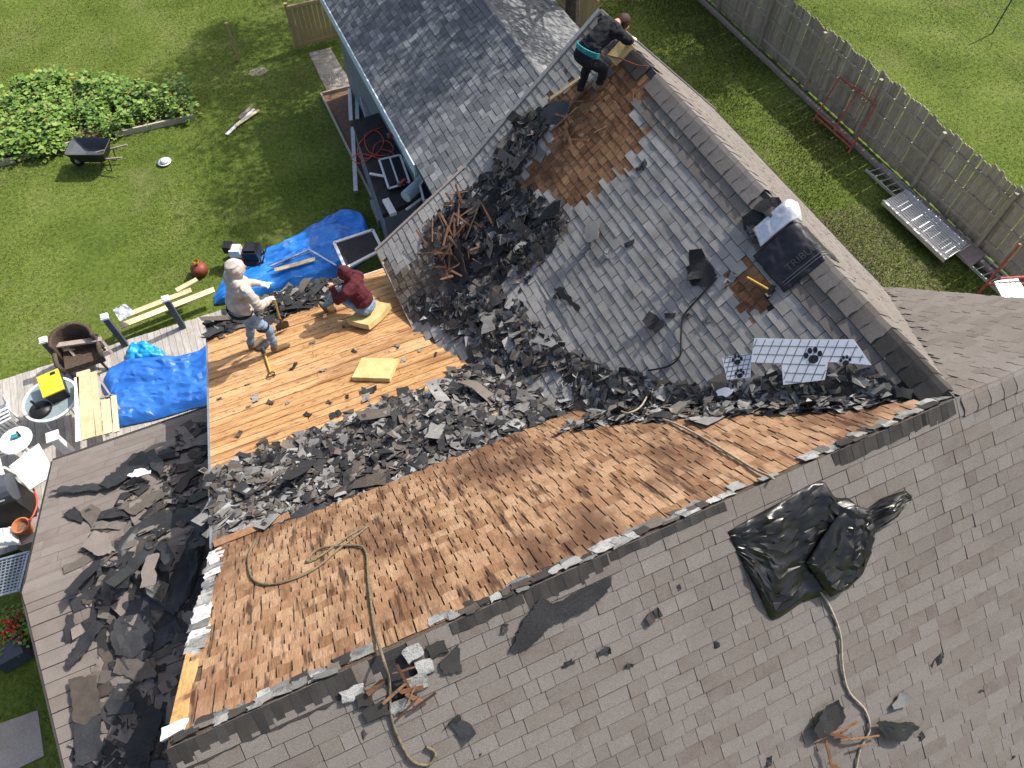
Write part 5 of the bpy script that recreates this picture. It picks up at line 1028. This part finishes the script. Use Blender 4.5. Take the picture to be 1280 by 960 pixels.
wp = [on(1.0, *p) for p in [(418, 304), (466, 288), (478, 312), (432, 336)]]; wt = thing('framed_panel', 'dark panel in a white frame standing against the wing eave', 'panel', wp[3]); MB().slab(wp, (0, 0, -.03)).build('panel', 'felt', wt)
for i in range(4): MB().bar(wp[i] + V((0, 0, .01)), wp[(i + 1) % 4] + V((0, 0, .01)), .07, .05).build('frame_rail', 'white_paint', wt)

# ------------------------------------------------------------------ deck and what stands on it
dk = thing('deck', 'weathered grey timber deck beside the porch', 'deck', (-10, 6, 0)); x = -16.0; bmesh_ = {}
while x < -6.75:
    y0 = on('deck', 10, 690).y if x < -7.4 else 7.65
    L_ = YD - y0; key = round(L_, 2)
    if key not in bmesh_: bmesh_[key] = MB().box((0, -L_ / 2, -.016), (.135, L_, .032)).mesh('deck_board', 'deck_board')
    link(bpy.data.objects.new('deck_board', bmesh_[key]), dk, Matrix.Translation((x, YD + U(-.01, .01), .5 + U(-.002, .002)))); x += .142
MB().box((-11.4, YD - .05, .36), (9.2, .04, .22)).build('rim_joist', 'rail_wood', dk)
for k in range(6): MB().box((-15.5 + k * 1.7, YD - .2, .23), (.1, .1, .46)).build('support', 'rail_wood', dk)
def dpost(px, py, lb, h=1.0):
    b_ = on('deck', px, py); t = thing('deck_post', lb, 'post', b_); MB().box(b_ + V((0, 0, h / 2)), (.12, .12, h)).build('shaft', 'slate_paint', t); MB().box(b_ + V((0, 0, h + .02)), (.16, .16, .05)).box(b_ + V((0, 0, h + .055)), (.12, .12, .03)).build('cap', 'white_paint', t)
dpost(229, 409, 'slate deck post with white cap by the long boards'); dpost(157, 431, 'slate deck post with white cap beside the wicker chair'); dpost(82, 456, 'slate deck post with white cap behind the wicker chair', .9)
for i, (a, b, lb) in enumerate([((150, 408), (268, 362), 'long pale board leaning along the deck edge'), ((153, 398), (240, 364), 'second pale board lying behind the long one'), ((222, 366), (248, 352), 'short pale offcut lying on the boards by the deck')]):
    tag(MB().bar(on(.45, *a) + V((0, 0, .04 * i)), on(.45, *b) + V((0, 0, .04 * i)), .17 - .02 * i, .035).build('board', 'lumber'), lb, 'board')
tag(cloth([(143, 390), (158, 382)], [(152, 404), (172, 394)], .7, lambda p, u, v, e: .05 + .08 * wr(p, 6), 14, 14).build('plastic_wrap', 'foil', smooth=True), 'crumpled clear plastic wrap by the capped deck post', 'plastic wrap')
# wicker armchair seen from behind
wc = on('deck', 113, 455); wk = thing('wicker_armchair', 'dark brown wicker armchair on the deck', 'chair', wc); cxf, cyf = V((1, 0, 0)), V((0, 1, 0)); Lk = lambda x, y, z: wc + V((x, y, z))
MB().grid(lambda u, v: Lk(.42 * math.cos(R(190 - 200 * u)) , .34 * math.sin(R(190 - 200 * u)) + .06, .36 + v * (.5 + .12 * math.sin(math.pi * u))), 24, 8).build('backrest', 'wicker', wk, smooth=True, solid=.06)
MB().box(Lk(0, -.02, .36), (.72, .62, .14)).build('seat', 'wicker', wk)
for s in (-1, 1): MB().tube([Lk(.4 * s, -.34, .34), Lk(.44 * s, -.3, .6), Lk(.45 * s, .05, .64), Lk(.42 * s, .18, .6)], .05, 8).build('arm', 'wicker', wk, smooth=True)
for sx in (-1, 1):
    for sy in (-1, 1): MB().tube([Lk(.33 * sx, .28 * sy - .03, .3), Lk(.35 * sx, .3 * sy - .03, 0)], .03, 8).build('leg', 'wicker', wk)
rl = thing('railing_piece', 'weathered railing section lying across the wicker armchair', 'railing', wc + V((0, -.1, .8))); a_, b_ = on(1.15, 71, 432), on(1.15, 127, 424); MB().bar(a_, b_, .12, .05).build('top_rail', 'rail_wood', rl); MB().bar(b_ - V((0, .02, .05)), b_ + V((.15, -.45, -.5)), .05, .05).build('baluster', 'rail_wood', rl); MB().bar(a_.lerp(b_, .2) - V((0, .02, .05)), a_.lerp(b_, .2) + V((.12, -.4, -.5)), .05, .05).build('baluster', 'rail_wood', rl)
np_ = on(1.5, 65, 545); nw = thing('newel_post', 'square white newel post with moulded cap beside the porch eave', 'post', V((np_.x, np_.y, .5))); MB().box((np_.x, np_.y, .96), (.15, .15, .92)).build('shaft', 'white_paint', nw); MB().box((np_.x, np_.y, 1.44), (.19, .19, .05)).box((np_.x, np_.y, 1.48), (.23, .23, .035)).box((np_.x, np_.y, 1.51), (.2, .2, .025), taper=.8).build('cap', 'white_paint', nw)
# round glass table with white rim
tc = on(1.15, 64, 500); ttt = thing('patio_table', 'round glass patio table with white rim and legs', 'table', V((tc.x, tc.y, .5))); tp = V((tc.x, tc.y, 1.17))
MB().lathe([(.01, 0), (.5, 0), (.5, .008), (.01, .008)], tp, 32).build('glass_top', 'glass_top', ttt); MB().lathe([(.5, -.02), (.545, -.02), (.55, .02), (.5, .025), (.5, -.02)], tp, 36).build('rim', 'white_plastic', ttt, smooth=False)
for k in range(4): a = R(45 + 90 * k); MB().tube([tp + V((.45 * math.cos(a), .45 * math.sin(a), -.02)), tp + V((.4 * math.cos(a), .4 * math.sin(a), -.35)), V((tp.x + .46 * math.cos(a), tp.y + .46 * math.sin(a), .5))], .018, 8).build('leg', 'white_plastic', ttt)
ub = tp + V((-.2, -.2, .012)); un = thing('umbrella_base', 'round black umbrella base with stub pole on the glass table', 'umbrella base', ub); MB().lathe([(.01, 0), (.22, 0), (.2, .05), (.04, .09), (.035, .09)], ub, 24).build('foot', 'black_plastic', un, smooth=True); MB().tube([ub + V((0, 0, .07)), ub + V((-.02, .03, .32))], .026, 10).build('pole_socket', 'black_plastic', un)
tt = tp + V((.18, .12, .012)); to = thing('storage_tote', 'black storage tote with bright yellow lid on the patio table', 'tote', tt); rz = Matrix.Rotation(R(8), 3, 'Z')
MB().box(tt + V((0, 0, .15)), (.34, .5, .3), rz, taper=1.1).build('bin', 'black_plastic', to); ld = MB().box(tt + V((0, 0, .32)), (.42, .58, .035), rz).box(tt + V((0, 0, .34)), (.36, .52, .02), rz)
ld.build('lid', 'yellow_plastic', to)
for i in range(5):
    for s in (1, -1): MB().bar(tt + rz @ V((-.15, -.2 + i * .1 - .05 * s, .352)), tt + rz @ V((.15, -.2 + i * .1 + .05 * s, .352)), .012, .006).build('lid_rib', 'yellow_plastic', to.children[-1] if False else to)
MB().box(tt + rz @ V((.1, .2, .358)), (.1, .07, .012), rz).build('label_plate', 'black_plastic', to)
# lumber leaning by the porch
for i, (a, b, wd, m, lb) in enumerate([((96, 472), (98, 552), .09, 'white_paint', 'narrow pale plank at the outer edge of the leaning lumber'), ((104, 464), (112, 548), .26, 'lumber', 'wide pine plank in the leaning lumber'), ((117, 465), (124, 545), .12, 'lumber', 'narrow pine plank beside the wide one'), ((142, 495), (146, 540), .1, 'lumber', 'short pine plank on the frame by the blue tarp'), ((132, 500), (135, 542), .16, 'lumber', 'broad short plank on the frame by the blue tarp')]):
    A_, B_ = on(1.5 - .25 * (i > 2), *a), on(1.5 - .25 * (i > 2), *b); tag(MB().bar(A_, B_, wd, .035).build('plank', m), lb, 'plank')
for i, (a, b) in enumerate([((122, 470), (150, 512)), ((124, 502), (140, 524)), ((125, 498), (142, 494)), ((124, 530), (138, 522))]):
    tag(MB().bar(on(1.1, *a), on(1.1, *b), .035, .035).build('brace', 'rail_wood'), 'thin brown brace in the frame under the short planks', 'brace', 'braces of the lumber frame')
# stacked white resin chairs
def chairstack(label, px, py, n, ang):
    b0 = on('deck', px, py)
    for k in range(n):
        t = thing('resin_chair', label, 'chair', b0 + V((0, 0, k * .085)), 'stacked white resin chairs'); M = Matrix.Translation(b0 + V((.03 * k, .02 * k, k * .085))) @ Matrix.Rotation(R(ang), 4, 'Z'); T = lambda x, y, z: M @ V((x, y, z))
        MB().grid(lambda u, v: T(-.22 + .44 * u, -.22 + .42 * v, .42 - .03 * math.sin(math.pi * u) * math.sin(math.pi * v)), 6, 6).build('seat', 'white_plastic', t, smooth=True, solid=.02)
        for i in range(7):
            u = -.21 + .07 * i; MB().bar(T(u, .2, .43), T(u * 1.12, .3, .82), .05, .012, (0, 1, 0)).build('back_slat', 'white_plastic', t)
        MB().tube([T(-.27, .29, .8), T(0, .33, .87), T(.27, .29, .8)], .022, 6).build('back_rail', 'white_plastic', t)
        for s in (-1, 1):
            MB().tube([T(.27 * s, .27, .82), T(.29 * s, .05, .66), T(.29 * s, -.22, .64)], .024, 6).build('arm', 'white_plastic', t, smooth=True)
            for sy in (-.24, .24):
                if k == 0: MB().bar(T(.25 * s, sy, .42), T(.28 * s, sy * 1.15, 0), .045, .045).build('leg', 'white_plastic', t)
chairstack('white resin chair in the stack beside the patio table', 18, 545, 4, 200); chairstack('white resin chair in the stack by the white panel', 8, 615, 3, 190)
dc = on(1.1, 20, 551); dt = thing('side_table', 'small round grey-topped table with a green box on it', 'table', V((dc.x, dc.y, .5))); MB().lathe([(.01, 0), (.3, 0), (.32, .02), (.3, .04), (.01, .045)], dc, 28).build('top', 'white_plastic', dt, smooth=False); MB().lathe([(.04, -.6), (.035, 0)], dc, 12).lathe([(.01, -.6), (.2, -.6), (.18, -.56), (.03, -.54)], dc, 18).build('pedestal', 'white_plastic', dt)
tag(MB().box(dc + V((.02, .05, .075)), (.12, .09, .06)).build('green_box', 'teal_cloth'), 'small green box on the round grey-topped table', 'box'); tag(MB().tube([dc + V((.12, .02, .065)), dc + V((.06, .16, .065))], .02, 8).build('torch', 'black_plastic'), 'dark cylinder lying on the round grey-topped table', 'torch')
wq = [on(1.35, *p) for p in [(11, 583), (48, 554), (69, 592), (37, 612)]]; tag(MB().slab(wq, (0, 0, -.03)).build('white_panel', 'white_plastic'), 'plain white square panel lying over the stacked chairs', 'panel')
gq = on('deck', 22, 640); gt = thing('gas_grill', 'black covered gas grill beside the porch', 'grill', gq); MB().box(gq + V((0, 0, .4)), (.7, .5, .8)).build('cabinet', 'black_plastic', gt); MB().tube([gq + V((-.38, 0, .86)), gq + V((.38, 0, .86))], .27, 16).build('lid', 'slate_paint', gt, smooth=False); MB().tube([gq + V((-.25, -.28, .92)), gq + V((.25, -.28, .92))], .015, 8).build('handle', 'aluminium', gt)
rope('red garden hose draped beside the black grill', 1.2, [(36, 603), (44, 615), (47, 630), (42, 645), (36, 652)], .018, 'hose_red', 'garden_hose', 'hose', 0)
pc = on(1.0, 31, 660); pt_ = thing('flower_pot', 'orange terracotta flower pot beside the porch rake', 'flower pot', pc - V((0, 0, .12))); MB().lathe([(.02, -.12), (.1, -.12), (.14, .1), (.16, .1), (.16, .15), (.135, .15), (.11, .05), (.01, .05)], pc, 20).build('pot', 'terracotta', pt_, smooth=False); MB().lathe([(.01, .06), (.118, .06)], pc, 16).build('soil', 'mulch', pt_)
tag(MB().box(pc + V((0, 0, -.32)), (.5, .5, .36)).build('plant_stand', 'rail_wood'), 'low wooden stand carrying the terracotta pot', 'stand')
gb_ = on(.9, 12, 674); tag(cloth([(0, 664), (22, 660)], [(-4, 684), (28, 682)], .9, lambda p, u, v, e: .05 + e * (.12 + .08 * wr(p, 5)), 18, 18).build('plastic_bag', 'white_plastic', smooth=True), 'crumpled pale plastic bag below the terracotta pot', 'bag')
mt = thing('mesh_table', 'grey metal mesh table beside the porch rake', 'table', on('g', 12, 730)); mq = [on(.95, *p) for p in [(-30, 708), (36, 690), (24, 738), (-30, 752)]]
for i in range(13): MB().bar(mq[0].lerp(mq[3], i / 12), mq[1].lerp(mq[2], i / 12), .02, .01).build('mesh_wire', 'steel', mt)
for i in range(13): MB().bar(mq[0].lerp(mq[1], i / 12) - V((0, 0, .008)), mq[3].lerp(mq[2], i / 12) - V((0, 0, .008)), .02, .01).build('mesh_wire', 'steel', mt)
for i in range(4):
    MB().bar(mq[i], mq[(i + 1) % 4], .04, .04).build('rim', 'steel', mt); MB().bar(mq[i], V((mq[i].x, mq[i].y, 0)), .035, .035).build('leg', 'steel', mt)
fb_ = MB(); ff = MB(); rnd = random.Random(3); fc_ = on(.3, 12, 785)
for i in range(700):
    p = fc_ + V((rnd.gauss(0, .22), rnd.gauss(0, .2), rnd.uniform(-.25, .15))); u = V((rnd.gauss(0, 1), rnd.gauss(0, 1), rnd.gauss(0, .5))).normalized(); s = u.cross(V((0, .2, 1))).normalized() * .03; fb_.add([p, p + u * .05 + s, p + u * .1, p + u * .05 - s], [(0, 1, 2, 3)])
for i in range(60): ball(ff, fc_ + V((rnd.gauss(0, .2), rnd.gauss(0, .18), rnd.uniform(.08, .2))), .025, n=6)
fpl = thing('flower_bush', 'bush with bright red flowers beside the porch rake', 'flowers', fc_ - V((0, 0, .3))); fb_.build('foliage', 'leaf', fpl); ff.build('blossoms', 'red_flower', fpl); MB().lathe([(.02, -.3), (.18, -.3), (.24, 0), (.2, 0)], fc_, 16).build('planter', 'slate_paint', fpl)
tag(MB().box(on(.2, 16, 818) , (.5, .35, .36), Matrix.Rotation(R(10), 3, 'Z'), taper=.94).build('grey_crate', 'slate_paint'), 'dark grey crate below the red flowers', 'crate')

# ------------------------------------------------------------------ low membrane roof beside the garage and its load
lo = thing('low_annex', 'low annex with flat black membrane roof against the garage', 'annex', (-2.9, 10, 0)); hq = [on('H', *p) for p in [(440, 152), (488, 136), (536, 222), (520, 250), (478, 268)]]
MB().slab(hq, (0, 0, -.12)).build('roof', 'tar_cap', lo); MB().slab([V((p.x * .985 - .03, p.y, p.z - .13)) for p in hq], (0, 0, -1.57)).build('wall', 'siding', lo)
rope('red air hose coiled on the low membrane roof', 'H', [(478, 160), (462, 168), (448, 185), (452, 200), (470, 195), (480, 178), (470, 165), (456, 172), (462, 192), (482, 196), (492, 188), (484, 178), (470, 182), (464, 198), (450, 206), (440, 200), (452, 194), (476, 200), (496, 204), (490, 192), (476, 188)], .013, 'hose_red', 'air_hose', 'hose', .03)
for i, (q, lb) in enumerate([([(474, 200), (500, 194), (512, 228), (486, 236)], 'black underlayment stack with white edges on the low roof'), ([(525, 232), (552, 188), (574, 192), (545, 246), (530, 252)], 'black underlayment strip with white edges beside the wing')]):
    z = 1.85 if i == 0 else 2.6; Q4 = [on(z, *p) for p in q]; t = thing('underlayment_bundle', lb, 'underlayment', Q4[-1]); MB().slab(Q4, (0, 0, -.06 if i == 0 else -.03)).build('sheet', 'membrane', t)
    for j in range(len(Q4)): MB().bar(Q4[j] + V((0, 0, .008)), Q4[(j + 1) % len(Q4)] + V((0, 0, .008)), .05, .02).build('white_edge', 'white_sheet', t)
    MB().bar(Q4[0].lerp(Q4[1], .5) + V((0, 0, .008)), Q4[-1].lerp(Q4[2], .5) + V((0, 0, .008)), .04, .02).build('white_stripe', 'white_sheet', t)
a_, b_ = on(2.1, 507, 246), on(2.1, 546, 210); tag(MB().tube([a_, b_], .14, 18).build('roofing_roll', 'roll_blue', smooth=False), 'thick pale blue roofing roll on the low membrane roof', 'roll')
for i, (a, b, lb) in enumerate([((462, 217), (502, 224), 'long white trim strip lying on the low roof'), ((482, 250), (492, 268), 'white carton strip at the corner of the low roof'), ((508, 262), (545, 235), 'white trim strip below the pale blue roll')]):
    tag(MB().bar(on(1.82, *a), on(1.82, *b), .06 + .1 * (i == 1), .03 + .06 * (i == 1)).build('trim_strip', 'white_paint'), lb, 'trim')
for px, py, lb in ((490, 168, 'orange nail gun lying by the red hose'), (503, 228, 'orange nail gun lying on the black underlayment')):
    c = on(1.95, px, py); t = thing('nail_gun', lb, 'nail gun', c); MB().box(c, (.22, .07, .08), Matrix.Rotation(R(30), 3, 'Z')).build('body', 'hose_red', t); MB().box(c + V((.06, -.06, 0)), (.05, .18, .05), Matrix.Rotation(R(30), 3, 'Z')).build('magazine', 'black_plastic', t); MB().box(c + V((-.1, -.02, .0)), (.06, .06, .12)).build('nose', 'steel', t)
for a, b, z0, lb in (((445, 240), (441, 160), .25, 'long grey metal beam lying on the mulch'), ((439, 152), (437, 112), .2, 'short grey metal beam lying on the mulch'), ((447, 150), (446, 112), .2, 'second short grey metal beam beside the annex')):
    tag(MB().bar(on(z0, *a), on(z0, *b), .11, .09).build('metal_beam', 'steel'), lb, 'beam')
def ladder(label, a, b, wv, n, zt=0):
    a, b, wv = V(a), V(b), V(wv); t = thing('ladder', label, 'ladder', (a + b) / 2)
    for s in (0, 1): MB().bar(a + wv * s, b + wv * s, .028, .075).build('rail', 'aluminium', t)
    for i in range(n): q = a.lerp(b, (i + .5) / n); MB().tube([q, q + wv], .017, 8).build('rung', 'aluminium', t)
la, lb_ = on(.9, 450, 122), on(.9, 458, 152); ladder('short aluminium ladder leaning by the low annex', la, lb_, on(.9, 474, 115) - la, 4)
for a, b in (((402, 120), (466, 250)), ((402, 120), (452, 108))): tag(MB().bar(on('g', *a) + V((0, 0, .06)), on('g', *b) + V((0, 0, .06)), .05, .12).build('edging_board', 'bed_board'), 'thin timber edging along the mulch by the garage', 'board', 'timber edging of the mulch')
tag(MB().slab([on(.3, *p) for p in [(462, 250), (480, 246), (486, 268), (472, 276)]], (0, 0, -.3)).build('paving_block', 'concrete'), 'grey concrete block at the corner of the annex', 'block')

# ------------------------------------------------------------------ scaffold parts along the weathered fence
l0, l1 = on(.1, 1082, 212), on(.1, 1262, 382); l2 = on(.1, 1099, 203); ladder('long aluminium ladder lying along the weathered fence', (l0.x, l0.y, .1), (l0.x + .1, l1.y, .1), (l2.x - l0.x, 0, 0), 24)
wq = [on(.25, *p) for p in [(1103, 252), (1131, 238), (1207, 307), (1181, 326)]]; wkb = thing('scaffold_plank', 'ribbed aluminium scaffold plank lying on the ladder', 'scaffold plank', wq[3])
for i in range(11):
    t0 = i / 11; t1 = (i + .8) / 11; MB().slab([wq[0].lerp(wq[1], t0), wq[0].lerp(wq[1], t1), wq[3].lerp(wq[2], t1), wq[3].lerp(wq[2], t0)], (0, 0, -.03)).build('slat', 'aluminium', wkb)
for s in (0, 1): MB().bar(wq[s], wq[3 - s], .04, .12).build('side_rail', 'aluminium', wkb)
bq = [on(.16, *p) for p in [(1133, 240), (1148, 243), (1233, 318), (1213, 334)]]; tag(MB().slab([bq[0] , bq[1], bq[2], bq[3]], (0, 0, -.03)).build('plywood_board', 'rail_wood'), 'brown plywood board lying beside the scaffold plank', 'board')
sb = [on('g', 1016, 152), on('g', 1060, 192)]
def onx(px, py, x): d = ray(px, py); return CAMP + d * ((x - CAMP.x) / d.x)
st_ = [onx(1050, 96, XF - .16), onx(1095, 131, XF - .16)]; sf = thing('scaffold', 'red steel scaffold frame leaning on the weathered fence', 'scaffold', (sb[0] + sb[1]) / 2)
def bars(t, L_, r=.028):
    for a, b, nm in L_: MB().tube([a, b], r, 8).build(nm, 'red_metal', t)
bars(sf, [(sb[0], st_[0], 'upright'), (sb[1], st_[1], 'upright'), (st_[0], st_[1], 'top_bar'), (sb[0].lerp(st_[0], .12), sb[1].lerp(st_[1], .12), 'lower_bar'), (sb[0].lerp(st_[0], .2), sb[1].lerp(st_[1], .2), 'lower_bar'), (sb[0].lerp(sb[1], .5).lerp(st_[0].lerp(st_[1], .5), .14), st_[0].lerp(st_[1], .5), 'middle_bar')])
c0, c1, c2, c3 = on(.2, 1222, 368), on(1.9, 1275, 305), on(1.2, 1250, 348), on(1.2, 1300, 345); s2 = thing('scaffold', 'red steel scaffold standing at the house corner', 'scaffold', c0)
bars(s2, [(V((c0.x, c0.y, 0)), c1, 'upright'), (c2, c3, 'cross_bar'), (c2 - V((0, 0, .25)), c3 - V((0, 0, .25)), 'cross_bar'), (c3, V((c3.x, c3.y, 0)), 'upright'), (V((c0.x + .1, c0.y, .5)), c3, 'brace')], .032)
pq = [on(1.1, *p) for p in [(1243, 352), (1272, 346), (1292, 378), (1262, 388)]]; pk_ = thing('scaffold_plank', 'pale aluminium plank on the red scaffold by the house corner', 'scaffold plank', pq[3])
for i in range(5): t0 = i / 5; t1 = (i + .85) / 5; MB().slab([pq[0].lerp(pq[1], t0), pq[0].lerp(pq[1], t1), pq[3].lerp(pq[2], t1), pq[3].lerp(pq[2], t0)], (0, 0, -.04)).build('slat', 'aluminium', pk_)
